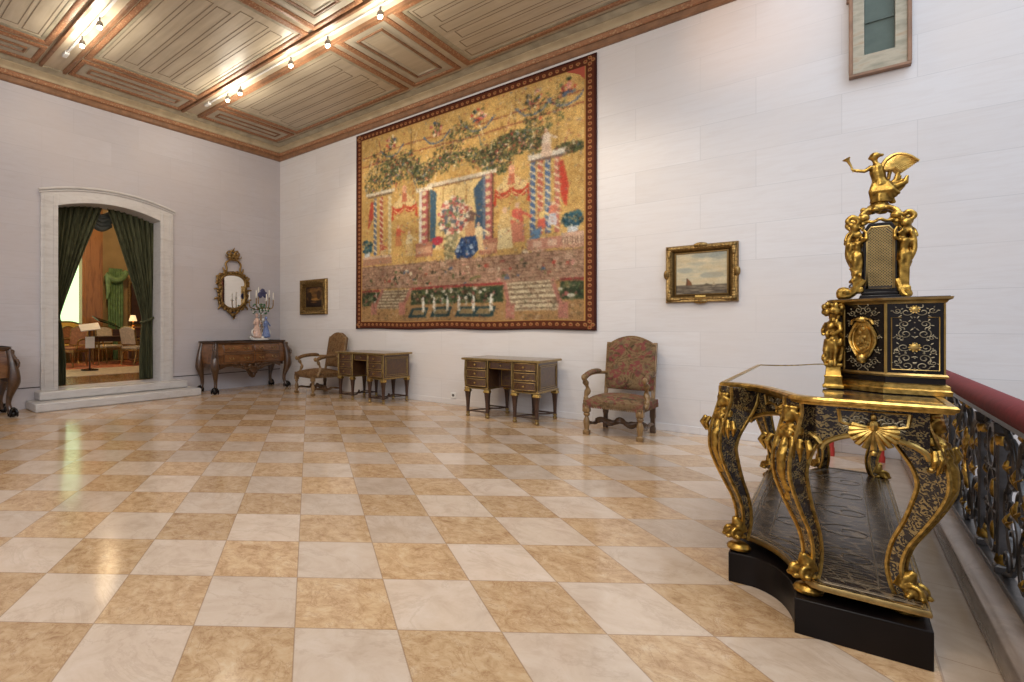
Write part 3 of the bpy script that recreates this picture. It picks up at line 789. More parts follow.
# upper trellis of thin swags
for y in (.12,.165): cv.line([(.04,y+.01),(.30,y),(.62,y+.012),(.97,y)], .0022, (140,70,52))
for x in (.12,.30,.42,.62,.74,.88): cv.line([(x,.05),(x,.30)], .0014, (120,90,50))
for x in (.20,.42,.60,.80,.91):
    cv.line([(x-.06,.115),(x-.03,.15),(x,.158),(x+.03,.15),(x+.06,.115)], .003, (78,96,124)); cv.rect(x-.02,.10,x+.02,.115,(186,82,62)); cv.splat(x,.09,.03,.03,24,.006,FLW+LEAF)
for (x,y,rx,ry,n) in [(.25,.22,.09,.07,260),(.14,.20,.07,.09,120),(.10,.27,.05,.05,80),(.74,.25,.10,.05,300),(.68,.31,.05,.05,110),(.92,.32,.05,.02,140),(.46,.24,.08,.06,130),(.54,.14,.07,.05,90),(.84,.17,.07,.07,100),(.36,.28,.05,.05,90),(.60,.26,.06,.05,80)]:
    cv.splat(x,y,rx,ry,n,.0045,LEAF,.8); cv.splat(x,y,rx*1.15,ry*1.15,n//2,.003,LEAF,.8); cv.splat(x,y,rx*.9,ry*.9,n//7,.0035,FLW,.8)
for (ax, ay, rx_, ry_) in ((.255,.31,.085,.10),(.735,.335,.085,.11),(.50,.31,.13,.07)):
    for k in range(22):
        a_ = PI+PI*k/21; cv.splat(ax+rx_*math.cos(a_), ay+ry_*math.sin(a_), .028, .03, 16, .0042, LEAF, .8); cv.splat(ax+rx_*math.cos(a_), ay+ry_*math.sin(a_), .03, .03, 4, .0036, FLW+[(240,226,190)], .85)
for i in range(26):
    x_, y_ = rng.uniform(.06,.94), rng.uniform(.06,.30); cv.line([(x_,y_),(x_+rng.uniform(-.02,.02),y_+.05)], .0016, rng.choice([(150,60,50),(90,100,110),(110,80,44),(236,216,170)]), .8)
# sky strip between columns, cornice, back colonnade
cv.rect(.377,.335,.617,.352,(206,188,160)); cv.rect(.377,.352,.617,.358,(120,84,60))
cv.poly([(.392,.36),(.615,.36),(.615,.64),(.392,.64)],(222,188,118))
cv.poly([(.392,.36),(.42,.38),(.415,.63),(.392,.64)],(62,92,112)); cv.poly([(.615,.36),(.58,.40),(.59,.50),(.58,.62),(.615,.64)],(58,84,110))
for x in (.45,.50,.55): cv.line([(x,.37),(x,.60)], .0015, (170,130,70))
def column(x0,x1,y0,y1,a,b):
    cv.rect(x0,y0,x1,y1,a); w = x1-x0
    cv.rect(x0,y0,x0+w*.28,y1,b); cv.rect(x1-w*.15,y0,x1,y1,(110,70,50))
    yy = y0
    while yy < y1: cv.ell((x0+x1)/2, yy+.012, w*.22, .010, (214,186,140)); yy += .034
    cv.rect(x0-w*.25,y0-.016,x1+w*.25,y0,(224,210,180)); cv.rect(x0-w*.3,y1-.02,x1+w*.3,y1+.045,(176,112,84)); cv.rect(x0-w*.2,y1+.0,x1+w*.2,y1+.03,(206,150,112))
column(.338,.388,.362,.62,(176,84,80),(216,206,190)); column(.615,.659,.35,.64,(178,88,84),(96,110,130))
# left pavilion with striped posts, right pavilion with twisted posts
cv.rect(.06,.315,.215,.33,(210,196,168)); cv.rect(.07,.33,.205,.34,(120,96,70)); cv.rect(.785,.315,.905,.335,(214,204,184)); cv.rect(.79,.335,.90,.345,(126,100,84))
for x, c in ((.11,(92,104,128)),(.145,(170,70,60)),(.19,(190,170,120)),(.80,(74,100,142)),(.825,(190,90,74)),(.85,(80,106,146)),(.88,(196,104,88))):
    cv.rect(x-.008,.345,x+.008,.63,c)
    yy = .35
    while yy < .62: cv.line([(x-.008,yy),(x+.008,yy+.015)], .0028, (226,206,160)); yy += .028
def drape(cx,y,w,h,c=(206,62,40)):
    cv.poly([(cx-w,y+h*.1),(cx,y-h*.75),(cx+w,y+h*.1)], (228,196,130), .8)
    for s_ in (-1,1):
        cv.ell(cx+s_*w*.52,y+h*.18,w*.50,h*.36,c); cv.ell(cx+s_*w*.52,y+h*.02,w*.42,h*.22,(228,192,124)); cv.line([(cx+s_*w*.12,y+h*.3),(cx+s_*w*.52,y+h*.5),(cx+s_*w*.95,y+h*.25)], .0022, (236,190,120))
        cv.poly([(cx+s_*w,y),(cx+s_*w*1.12,y+h*.9),(cx+s_*w*.92,y+h*.8)], c)
    cv.poly([(cx-.008,y-h*.9),(cx+.008,y-h*.9),(cx+w*.22,y-h*.1),(cx-w*.22,y-h*.1)], (206,110,76)); cv.ell(cx,y-h*.8,.012,.02,(226,160,120))
drape(.266,.40,.06,.085); drape(.725,.42,.06,.085)
cv.poly([(.885,.36),(.90,.36),(.918,.46),(.91,.54),(.893,.50)],(206,64,44)); cv.poly([(.085,.36),(.10,.36),(.10,.44),(.07,.50),(.075,.43)],(196,72,50))
# figures kept generic: standing and seated people, large bouquet, pots
def man(x,y,h,a,b):
    cv.poly([(x-.16*h,y),(x-.13*h,y-.55*h),(x+.13*h,y-.55*h),(x+.18*h,y)], a); cv.poly([(x-.14*h,y-.5*h),(x-.1*h,y-.85*h),(x+.1*h,y-.85*h),(x+.15*h,y-.5*h)], b); cv.ell(x,y-.93*h,.055*h,.075*h,(222,178,140))
    cv.line([(x+.1*h,y-.75*h),(x+.3*h,y-.6*h)], .022*h+.001, b)
for a in [(.235,.60,.10,(196,120,70),(206,90,60)),(.29,.655,.12,(220,180,110),(232,206,150)),(.565,.60,.13,(206,150,100),(120,90,80)),(.60,.665,.12,(226,190,130),(240,214,160)),(.745,.65,.16,(204,120,90),(212,92,72)),(.70,.67,.17,(226,200,140),(206,170,104)),(.845,.335,.11,(224,190,160),(230,206,180)),(.865,.60,.09,(200,196,200),(210,120,90)),(.83,.61,.08,(214,92,72),(226,190,110)),(.15,.65,.08,(206,170,110),(180,80,60))]: man(*a)
for _ in range(1): cv.splat(.495,.50,.06,.085,260,.008,[(206,96,90),(226,196,160),(180,70,70),(110,120,80),(232,214,186),(90,100,110)])
cv.poly([(.47,.58),(.52,.58),(.49,.70),(.45,.72)],(150,140,96)); cv.splat(.475,.64,.022,.06,60,.006,[(170,150,100),(110,104,70),(206,190,140)])
cv.poly([(.50,.66),(.53,.60),(.59,.60),(.60,.66),(.57,.695),(.51,.69)],(34,62,110)); cv.splat(.55,.645,.04,.035,40,.006,[(24,44,84),(60,92,140),(150,170,190)])
cv.ell(.425,.60,.025,.02,(186,50,64)); cv.ell(.44,.73,.022,.02,(190,48,48)); cv.poly([(.78,.68),(.80,.61),(.83,.60),(.82,.67)],(86,124,160)); cv.splat(.80,.70,.035,.02,30,.008,[(230,206,170),(206,150,120)])
for x, y in ((.93,.60),(.065,.60)):
    cv.rect(x-.016,y,x+.016,y+.045,(190,196,196)); cv.splat(x,y-.015,.035,.03,60,.006,[(40,84,104),(60,104,110),(30,60,70)])
# balustrades and terrace pavement
cv.rect(.895,.635,.97,.65,(204,160,130)); cv.rect(.895,.68,.97,.695,(190,140,110)); cv.rect(.895,.65,.97,.68,(140,100,80))
for i in range(9): cv.rect(.90+i*.008,.65,.904+i*.008,.68,(222,186,150))
cv.rect(.04,.635,.20,.648,(196,160,130)); cv.rect(.04,.648,.20,.68,(176,124,92)); cv.rect(.78,.645,.895,.69,(190,128,104)); cv.rect(.80,.655,.83,.68,(214,170,140)); cv.rect(.85,.655,.88,.68,(214,170,140))
cv.poly([(.035,.685),(.97,.70),(.97,.815),(.035,.80)],(176,134,104))
for i in range(9):
    y = .69+.0135*i; cv.line([(.035,y),(.97,y+.012)], .0012, (120,86,66))
for i in range(26): x = i/25; cv.line([(.5+(x-.5)*1.0,.69),(.5+(x-.5)*1.5,.815)], .0012, (126,92,70))
cv.splat(.5,.75,.46,.06,150,.010,[(206,170,140),(140,100,80),(196,150,120)],.5); cv.splat(.5,.755,.44,.045,90,.006,FLW+LEAF)
# garden strip, stairs, fountains
cv.rect(.035,.812,.97,.965,(176,130,76))
for (a,b) in ((.035,.135),(.30,.695),(.89,.97)):
    cv.rect(a,.806,b,.815,(158,54,50)); cv.rect(a,.818,b,.885,(58,72,44)); cv.splat((a+b)/2,.85,(b-a)/2,.035,int(500*(b-a)),.007,LEAF+[(30,44,30),(110,124,80),(214,206,180),(170,90,80)])
def stairs(x0,x1,xa,xb,y0,y1):
    cv.poly([(x0,y0),(x1,y0),(xb,y1),(xa,y1)],(206,186,146)); n = 6
    for i in range(n):
        y = y0+(y1-y0)*(i+.55)/n; k = (y-y0)/(y1-y0); cv.line([(x0+(xa-x0)*k,y),(x1+(xb-x1)*k,y)], .0032, (128,104,78))
    for (p,q) in (((x0,y0),(xa,y1)),((x1,y0),(xb,y1))): cv.line([p,q], .007, (176,110,92)); cv.rect(q[0]-.016,q[1]-.03,q[0]+.016,q[1]+.03,(188,116,96))
stairs(.15,.30,.105,.255,.81,.90); stairs(.70,.865,.72,.90,.81,.925)
for x in (.335,.44,.55,.62): cv.poly([(x-.03,.90),(x+.05,.90),(x+.035,.945),(x-.05,.945)],(44,70,72)); cv.poly([(x-.018,.91),(x+.036,.91),(x+.026,.932),(x-.032,.932)],(150,126,82))
for x in (.36,.41,.47,.52,.58,.65): cv.rect(x-.006,.87,x+.006,.92,(230,222,200)); cv.ell(x,.87,.004,.02,(240,236,220))
cv.grain(.05)
for i in range(2000): cv.splat(rng.uniform(.03,.97), rng.uniform(.03,.69), .01, .01, 1, .0034, [(150,108,58),(170,84,60),(130,130,96),(236,212,156),(140,100,60),(120,130,140)], .6)
for i in range(1200): cv.splat(rng.uniform(.03,.97), rng.uniform(.68,.97), .01, .01, 1, .004, [(110,76,48),(150,104,74),(84,80,54),(206,176,130),(92,60,44)], .55)
jy = np.clip(np.arange(cv.h)[:,None]+cv.rng.integers(-2,3,(cv.h,cv.w)), 0, cv.h-1); jx = np.clip(np.arange(cv.w)[None,:]+cv.rng.integers(-2,3,(cv.h,cv.w)), 0, cv.w-1)
cv.a = .45*cv.a+.55*cv.a[jy,jx]
pd = np.pad(cv.a, ((1,1),(1,1),(0,0)), 'edge'); cv.a = (pd[1:-1,1:-1]*2+pd[:-2,1:-1]+pd[2:,1:-1]+pd[1:-1,:-2]+pd[1:-1,2:])/6
cl = cv.rng.normal(0,1,(12,14)); yi = np.linspace(0,10.99,cv.h); xi = np.linspace(0,12.99,cv.w); y0 = yi.astype(int); x0 = xi.astype(int); fy = (yi-y0)[:,None]; fx = (xi-x0)[None,:]
cl = cl[y0][:,x0]*(1-fy)*(1-fx)+cl[y0+1][:,x0]*fy*(1-fx)+cl[y0][:,x0+1]*(1-fy)*fx+cl[y0+1][:,x0+1]*fy*fx
cv.a = np.clip(cv.a*(1+.07*cl[...,None]), 0, 1)
g = cv.a.mean(2, keepdims=True); cv.a = np.clip((g+(cv.a-g)*.80)*(.98-.10*cv.y[...,None]), 0, 1); cv.grain(.07)
# woven border of repeated ornaments
bw, bh = .032, .034
for (x0,y0,x1,y1) in ((0,0,bw,1),(1-bw,0,1,1),(0,0,1,bh),(0,1-bh,1,1)): cv.rect(x0,y0,x1,y1,(86,42,26))
for (x0,y0,x1,y1) in ((bw,bh,bw+.004,1-bh),(1-bw-.004,bh,1-bw,1-bh),(bw,bh,1-bw,bh+.004),(bw,1-bh-.004,1-bw,1-bh)): cv.rect(x0,y0,x1,y1,(176,132,74))
for (x0,y0,x1,y1) in ((0,0,.007,1),(.993,0,1,1),(0,0,1,.008),(0,.992,1,1)): cv.rect(x0,y0,x1,y1,(62,28,20))
k = 46
for i in range(k):
    q = (i+.5)/k
    for (x,y) in ((.0195,q),(.9805,q),(q,.0205),(q,.9795)):
        cv.ell(x,y,.0062,.0066,(156,112,68)); cv.ell(x,y,.003,.0032,(128,44,36))
cv.poly([(.91,.036),(.966,.036),(.966,.085),(.95,.06)],(170,84,66))
TAPM = m_vcol('tapestry_weave', .95)
def tapfn(u, v):
    x = TX0+(TX1-TX0)*u; z = TZ1-(TZ1-TZ0)*v
    return (x, -.0115-.006*(1+math.sin(u*21+1))*v**2-.004*v, z+.007*math.sin(u*17)*v**3)
tp = painted('hanging_tapestry', cv, tapfn, TAPM)
md = tp.modifiers.new('t','SOLIDIFY'); md.thickness = .02; md.offset = 0
tag(tp, 'huge ochre woven tapestry with garden terrace scene and red-brown border', 'tapestry')

# ================================================================== framed paintings
VARN = m_vcol('oil_paint', .5, False, .1)
def picture(name, label, x0, x1, z0, z1, fw, cvs, plaque, prof):
    cx, cz = (x0+x1)/2, (z0+z1)/2; w, h = (x1-x0)/2, (z1-z0)/2
    t = thing(name, label, 'painting', (cx,0,cz))
    m = MB().sweep([(-w,-h),(w,-h),(w,h),(-w,h)], prof, True, 0, side=-1)
    m.v = [(a, -c, b) for a, b, c in m.v]
    f = obj('picture_frame', m, GILT, t)
    o = MB()
    for sx in (-1,1):
        for sz in (-1,1):
            for k in range(4): o.ell((sx*(w-fw*.42-.03*k*(k>0)), -.055, sz*(h-fw*.42)), (.03,.02,.03-.004*k), 8); o.ell((sx*(w-fw*.42), -.055, sz*(h-fw*.42-.03*k)), (.03-.004*k,.02,.03), 8)
    if plaque:
        for (a, b, rx, rz) in ((0,h-.01,.07,.032),(0,-h+.01,.07,.03),(-w+.01,0,.03,.06),(w-.01,0,.03,.06)):
            o.ell((a,-.05,b), (rx,.022,rz), 10); o.ell((a*.99,-.06,b*.99), (rx*.4,.026,rz*.6), 8)
        n = 26
        for i in range(n):
            q = -1+2*(i+.5)/n
            for sz in (-1,1): o.ell((q*(w-.04),-.055,sz*(h-fw*.45)), (.016,.012,.010), 6)
            for sx in (-1,1): o.ell((sx*(w-fw*.45),-.055,q*(h-.04)), (.010,.012,.014), 6)
    obj('frame_ornament', o, GILT, f)
    painted('canvas', cvs, lambda u, v: ((u-.5)*2*(w-fw*.92), -.018, (.5-v)*2*(h-fw*.92)), VARN, t)
    if plaque: obj('name_plate', MB().bx(-.05,.05,-.066,-.05,-h+fw*.62,-h+fw*.9), BRASS, t, bevel=.003)
    return t
sea = Canvas(150, 120, (196,180,146))
for i in range(160):
    y = rng.uniform(0,.7); sea.ell(rng.random(), y, rng.uniform(.05,.2), rng.uniform(.02,.06), rng.choice([(206,190,156),(176,172,150),(160,160,146),(214,196,160),(190,168,130)]), .35)
for (x,y,rx,ry) in ((.62,.10,.3,.06),(.85,.12,.2,.08),(.7,.55,.22,.07),(.2,.42,.15,.06)): sea.ell(x,y,rx,ry,(136,142,136),.45)
sea.rect(0,.76,1,1,(104,92,76)); sea.rect(0,.80,1,1,(88,76,62))
for i in range(90): sea.ell(rng.random(), rng.uniform(.78,1), rng.uniform(.03,.12), rng.uniform(.006,.02), rng.choice([(132,118,96),(70,60,50),(110,98,80),(160,144,118)]), .6)
sea.poly([(.22,.76),(.24,.60),(.29,.66),(.32,.70),(.34,.77)],(120,78,48)); sea.line([(.24,.60),(.24,.77)],.004,(70,50,36)); sea.poly([(.5,.80),(.6,.73),(.75,.80)],(96,84,66)); sea.poly([(.7,.78),(.73,.70),(.77,.78)],(170,150,118))
sea.soften(3); sea.grain(.04)
FP = [(0,0),(0,.035),(.012,.055),(.035,.05),(.05,.06),(.07,.045),(.085,.028),(.10,.030),(.105,.012),(.105,0)]
picture('seascape_painting', 'seascape with cloudy sky in an ornate gilt frame, above the red armchair', 7.225, 7.905, 1.585, 2.275, .090, sea, True, FP)
lan = Canvas(70, 70, (40,24,12))
for i in range(60): lan.ell(rng.uniform(.2,.9), rng.uniform(.1,.6), rng.uniform(.08,.2), rng.uniform(.05,.1), rng.choice([(120,84,40),(150,106,52),(88,58,28)]), .3)
lan.ell(.6,.62,.25,.06,(176,128,64),.7); lan.rect(0,.72,1,1,(34,20,10)); lan.ell(.25,.45,.13,.2,(44,30,14)); lan.ell(.8,.4,.12,.22,(60,40,18)); lan.rect(.24,.5,.28,.8,(30,18,10)); lan.ell(.5,.75,.2,.03,(110,74,36)); lan.soften(2); lan.grain(.08)
FP2 = [(0,0),(0,.05),(.02,.065),(.05,.06),(.09,.045),(.13,.03),(.155,.028),(.165,.012),(.165,0)]
picture('landscape_painting', 'small dark landscape in a broad plain gilt frame, by the room corner', .70, 1.49, 1.545, 2.285, .165, lan, False, FP2)

# wall socket
t = thing('wall_socket', 'small white square wall socket low on the wall between the desks', 'socket', (4.335,-.012,.155))
obj('plate', MB().bx(-.045,.045,-.012,.012,-.045,.045), PLASTIC, t, bevel=.004); obj('socket', MB().lathe((0,0,0),[(.022,0),(.022,.004),(.018,.004)],14).xf(Matrix.Translation((0,-.012,0))@Matrix.Rotation(R(90),4,'X')), STEEL, t)

# ================================================================== rococo mirror on the left wall (local: x along wall, front -y)
t = thing('wall_mirror', 'gilt rococo mirror with pierced crest hanging over the carved chest', 'mirror', (.0,-1.355,2.01), R(90))
GL = NT('mirror_glass'); MIR = GL.out(GL.ramp(GL.noise(GL.coord(),2,2),[(.3,(.80,.80,.78)),(.7,(.86,.86,.84))]), .03, 1)
out = [(0,-.36),(.12,-.33),(.23,-.24),(.27,-.10),(.25,.05),(.28,.17),(.25,.28),(.15,.35),(0,.37),(-.15,.35),(-.25,.28),(-.28,.17),(-.25,.05),(-.27,-.10),(-.23,-.24),(-.12,-.33)]
loop = spline(out+[out[0]], 4)[:-1]
m = MB().prism([(a,b) for a,b in loop], -.012, .012, lambda a, b, h: (a, -.035+h, b)); obj('mirror_glass', m, MIR, t)
m = MB(); m.prism([(a*1.12,b*1.1) for a,b in loop], -.028, -.002, lambda a, b, h: (a, h, b))
fr = obj('backing', m, CHESTD, t)
m = MB(); m.tube([(a*1.02,-.05,b*1.02) for a,b in loop], .026, 8, closed=True); m.tube([(a*1.20,-.045,b*1.15) for a,b in loop], .020, 8, closed=True)
rr = random.Random(5)
for i in range(0, len(loop), 1):
    a, b = loop[i]; m.ell((a*1.20+rr.uniform(-.04,.04),-.055,b*1.13+rr.uniform(-.025,.025)), (rr.uniform(.018,.042),.026,rr.uniform(.018,.045)), 8)
for sx in (-1,1):   # leafy scrolls at the shoulders and sides
    for (x,z,l,a) in ((.30,.24,.13,50),(.33,.06,.12,95),(.33,-.12,.12,110),(.27,-.28,.12,140),(.19,.40,.12,25)):
        P = spline([(sx*x*.9,-.05,z-.02),(sx*(x+.4*l*math.sin(R(a))),-.065,z+.5*l*math.cos(R(a))),(sx*(x+.75*l*math.sin(R(a))),-.05,z+l*math.cos(R(a))),(sx*(x+.5*l*math.sin(R(a))),-.05,z+l*1.1*math.cos(R(a)))], 5)
        m.tube(P, [.026-.0011*i for i in range(len(P))], 8)
# pendant and pierced crest
m.tube(spline([(-.14,-.05,-.40),(-.07,-.055,-.46),(0,-.06,-.50),(.07,-.055,-.46),(.14,-.05,-.40)],5), .024, 8); m.ell((0,-.06,-.50),(.055,.035,.05),10); m.tube(spline([(0,-.06,-.5),(.02,-.05,-.56),(-.01,-.05,-.60)],4), [.024,.024,.022,.02,.018,.015,.012,.010,.006][:9], 8)
for sx in (-1,1):
    m.tube(spline([(sx*.17,-.05,.40),(sx*.15,-.06,.50),(sx*.17,-.055,.60),(sx*.10,-.06,.68),(0,-.06,.70)],5), .022, 8)
    m.tube(spline([(sx*.02,-.06,.69),(sx*.10,-.06,.76),(sx*.14,-.05,.84),(sx*.08,-.05,.88),(sx*.05,-.06,.82)],5), [.024-.0007*i for i in range(21)], 8)
    m.tube(spline([(sx*.03,-.06,.72),(sx*.16,-.07,.74),(sx*.18,-.06,.80)],5), [.018-.0012*i for i in range(11)], 8)
for k in range(26): m.ell((rr.uniform(-.09,.09),-.065,rr.uniform(.70,.90)), (.028,.03,.03), 8)
m.tube(spline([(0,-.06,.86),(.01,-.06,.93),(.03,-.06,.97)],4), [.02,.02,.018,.016,.014,.012,.01,.008,.006], 8)
obj('mirror_frame', m, GILT, t, remesh=.009)

for ch in t.children: ch.scale = (1.14,1,.965)

# ================================================================== porcelain candelabrum on the chest
t = thing('candelabrum', 'porcelain figure candelabrum with flowers and white candles on the carved chest', 'candelabrum', (.30,-.83,1.003), R(90))
rr = random.Random(8)
m = MB()
for k in range(26): a = rr.uniform(0,2*PI); q = rr.uniform(.02,.20); m.ell((q*math.cos(a)*1.15, q*math.sin(a)*.75, .035+rr.uniform(0,.03)), (rr.uniform(.03,.06),rr.uniform(.03,.05),rr.uniform(.02,.04)), 8)
m.lathe((0,0,0), [(.19,0),(.20,.02),(.15,.04),(.02,.05)], 20)
t.scale = (1.1,1,1.06)
obj('base', m, WHITE, t, remesh=.008)
m = MB()
for k in range(60):
    h_ = rr.uniform(0,1)**1.6*.42; wd = .17*(1-h_*1.6)
    m.ell((rr.uniform(-wd,wd), .03+rr.uniform(-.05,.04), .05+h_), (rr.uniform(.018,.04),rr.uniform(.018,.035),rr.uniform(.018,.045)), 8)
for sx in (-1,1): m.tube(spline([(sx*.05,.0,.06),(sx*.20,-.03,.10),(sx*.22,-.03,.19),(sx*.15,-.02,.21),(sx*.14,-.02,.15)],5), [.026-.0008*i for i in range(21)], 8)
obj('rockwork', m, WHITE, t, remesh=.007)
m = MB().tube(spline([(.02,0,.05),(.05,.02,.25),(.02,.01,.42),(.04,0,.60),(.02,0,.74)],6), [.032-.0008*i for i in range(25)], 8); 
st = obj('trunk', m, m_plain('porcelain_trunk',(.30,.20,.12),.3,0,.3,20), t)
def dress_figure(mb, x, y, z, h):
    mb.lathe((x,y,z), [(.075*h/.4,0),(.085*h/.4,.03),(.06*h/.4,.12*h/.4),(.034*h/.4,.2*h/.4),(.045*h/.4,.27*h/.4),(.022*h/.4,.315*h/.4)], 14)
    mb.ell((x,y,z+.355*h/.4), (.026*h/.4,.028*h/.4,.034*h/.4), 10)
    for sx in (-1,1): mb.tube([(x+sx*.04*h/.4,y,z+.28*h/.4),(x+sx*.075*h/.4,y-.03,z+.21*h/.4),(x+sx*.04*h/.4,y-.07,z+.22*h/.4)], [.016,.014,.01], 8)
m = MB(); dress_figure(m, -.10,-.02,.05,.50); obj('figurine', m, PINK, t, remesh=.006)
m = MB(); dress_figure(m, .11,-.05,.05,.44); obj('figurine', m, BLUE, t, remesh=.006)
ends = [(-.30,-.05,.80),(-.17,-.10,.84),(.15,-.10,.86),(.30,-.04,.82),(.05,-.14,.78),(.0,.06,.92)]
for i, e in enumerate(ends):
    m = MB().tube(spline([(.02,0,.60+.02*i),(e[0]*.5,e[1]*.5,.62),(e[0]*.95,e[1]*.9,.66),e],5), .010, 8)
    ar = obj('arm', m, GILT, t)
    obj('candle_cup', MB().lathe((e[0],e[1],e[2]-.01), [(.008,0),(.034,.012),(.036,.018),(.016,.022),(.020,.045),(.012,.05)], 12), WHITE, ar)
    obj('candle', MB().lathe((e[0],e[1],e[2]+.035), [(.011,0),(.011,.10),(.003,.112)], 10), WAX, ar)
m = MB()
for k in range(70):
    a = rr.uniform(0,2*PI); q = rr.uniform(0,.22); m.ell((q*math.cos(a), q*.5*math.sin(a)-.02, rr.uniform(.52,.72)), (rr.uniform(.012,.03),.02,rr.uniform(.008,.02)), 6)
obj('leaves', m, GREEN, t)
m = MB()
for (x,z) in ((.03,.97),(-.03,.90),(.09,.91)):
    m = MB()
    for k in range(7): a = 2*PI*k/7; m.ell((x+.034*math.cos(a),-.04,z+.034*math.sin(a)), (.030,.024,.030), 8)
    m.ell((x,-.05,z),(.03,.02,.03),8); obj('flower', m, FLOWD, t)
for k in range(14): obj('flower', MB().ell((rr.uniform(-.22,.22),rr.uniform(-.12,-.02),rr.uniform(.50,.74)), .019, 8), WHITE, t)
# ================================================================== console table on its plinth beside the balustrade
def bez(a, b, c, n=10): return [((1-q)**2*a[0]+2*q*(1-q)*b[0]+q*q*c[0], (1-q)**2*a[1]+2*q*(1-q)*b[1]+q*q*c[1]) for q in [i/n for i in range(n+1)]]
def offset(poly, d):
    P = [Vector(p) for p in poly]; m = len(P); o = []
    for i in range(m):
        d1 = (P[i]-P[i-1]).normalized(); d2 = (P[(i+1)%m]-P[i]).normalized()
        n1 = Vector((d1.y,-d1.x)); n2 = Vector((d2.y,-d2.x)); n = (n1+n2).normalized()
        o.append(tuple(P[i]+n*(d/max(.4, n.dot(n1)))))
    return o
near = [(-.315,-.965),(-.228,-.955)]+bez((-.20,-.965),(-.085,-1.02),(-.058,-1.30),9)+[(-.06,-1.335),(.313,-1.30)]
OUT = near+[(x,-y) for x, y in reversed(near)]
CT = (8.615,-3.36)
pl = obj('plinth', MB().prism([(x+CT[0],y+CT[1]) for x,y in OUT], 0, .15), PLINTH, bevel=.004)
tag(pl, 'low matt black plinth with curved-in corners under the gilt console table', 'plinth')
ct = thing('console_table', 'black and brass marquetry console table with gilt cabriole legs by the balustrade', 'console table', (CT[0],CT[1],.15))
ZT = .855
TOPN = [(-.345,-.875),(-.265,-.90)]+[tuple(p) for p in spline([(-.225,-.935),(-.172,-1.01),(-.117,-1.14),(-.066,-1.29)],5)]+[(-.035,-1.335),(.012,-1.352),(.352,-1.335)]
TOPO = TOPN+[(x,-y) for x, y in reversed(TOPN)]
TO = TOPO
tt = obj('table_top', MB().prism(TO, ZT-.028, ZT), EBT, ct)
obj('top_edge', MB().sweep(TO, [(-.012,-.028),(.004,-.030),(.007,-.023),(.014,-.017),(.016,-.007),(.009,.001),(-.012,.004)], True, ZT), GOLDB, tt)
SH = offset(TOPO, -.050)
sh = obj('shelf', MB().prism(SH, .045, .072), BOULLES, ct)
obj('shelf_edge', MB().sweep(SH, [(-.01,-.002),(.006,0),(.009,.012),(.004,.024),(-.012,.026)], True, .047), BRASSD, sh)
m = MB()
for d, r in ((-.085,.0035),(-.10,.0025),(-.17,.003)): 
    m.tube([(x,y,.073) for x,y in offset(TOPO, d)], r, 5, closed=True, flat=(.5,1), up=(0,0,1))
def spiral(cx, cz, r, turns, a0, sgn, n=26):
    return [(cx+r*(1-.82*i/n)*math.cos(a0+sgn*turns*2*PI*i/n), cz+r*(1-.82*i/n)*math.sin(a0+sgn*turns*2*PI*i/n)) for i in range(n+1)]
for ty in [-.84+.42*k for k in range(5)]:
    for sx in (-1,1):
        m.tube([(x,y,.073) for x,y in spiral(sx*.105, ty, .12, 1.3, R(90), sx)], .0022, 4, flat=(.5,1), up=(0,0,1))
for k in range(13): m.tube([(-.02,-1.19+.03*k,.073),(.2-.012*k,-1.19+.03*k,.073)], .0022, 4, flat=(.5,1), up=(0,0,1))
obj('shelf_inlay', m, m_plain('dull_inlay', (.22,.17,.11), .35, .6, .2, 30), sh)
FEET = [(-.275,-.90,-.70,-.71),(-.02,-1.235,-.62,-.78),(.245,-1.165,.93,-.36)]
FEET += [(x,-y,dx,-dy) for x,y,dx,dy in FEET]
PROF = [(.835,.004,.070,.034),(.77,.012,.064,.036),(.69,.045,.054,.037),(.61,.078,.046,.036),(.53,.088,.040,.033),(.45,.068,.035,.029),(.36,.035,.027,.025),(.27,-.002,.022,.022),(.18,-.018,.020,.020),(.11,-.008,.020,.022),(.074,.010,.024,.026)]
def bust(m, P, D, s):
    """woman's head and shoulders with leafy collar, facing D"""
    D = Vector((D[0],D[1],0)).normalized(); S = Vector((-D.y,D.x,0)); P = Vector(P); U = Vector((0,0,1))
    q = lambda a, b, c: P+D*a*s+S*b*s+U*c*s
    m.ell(q(.0,0,.0), (.026*s,.026*s,.034*s), 12); m.ell(q(.024,0,-.004), (.006*s,.006*s,.010*s), 6); m.ell(q(.018,0,-.022), (.012*s,.012*s,.010*s), 8)
    m.ell(q(-.008,0,.016), (.030*s,.030*s,.028*s), 12)
    for b in (-1,1):
        m.tube([q(.012,b*.012,.028),q(-.004,b*.030,.014),q(-.012,b*.032,-.02),q(-.004,b*.036,-.05)], [.010*s,.012*s,.011*s,.007*s], 7)
        m.tube([q(-.012,b*.005,-.05),q(-.006,b*.038,-.062),q(.0,b*.044,-.088)], [.018*s,.019*s,.012*s], 8)
        m.ell(q(.022,b*.018,-.085), (.017*s,)*3, 8)
    m.tube([q(0,0,-.02),q(-.004,0,-.055)], [.014*s,.018*s], 8); m.ell(q(0,0,-.085), (.034*s,.034*s,.038*s), 10)
    for k in range(7):
        a = (k-3)*.32; m.tube([q(.022,a*.10,-.10),q(.030+.006*(k%2),a*.12,-.14),q(.020,a*.10,-.19-.02*(3-abs(k-3)))], [.012*s,.015*s,.005*s], 6)
    for k in range(5): m.ell(q(-.004+.01*(k%2),(k-2)*.013,.042), (.012*s,)*3, 7)
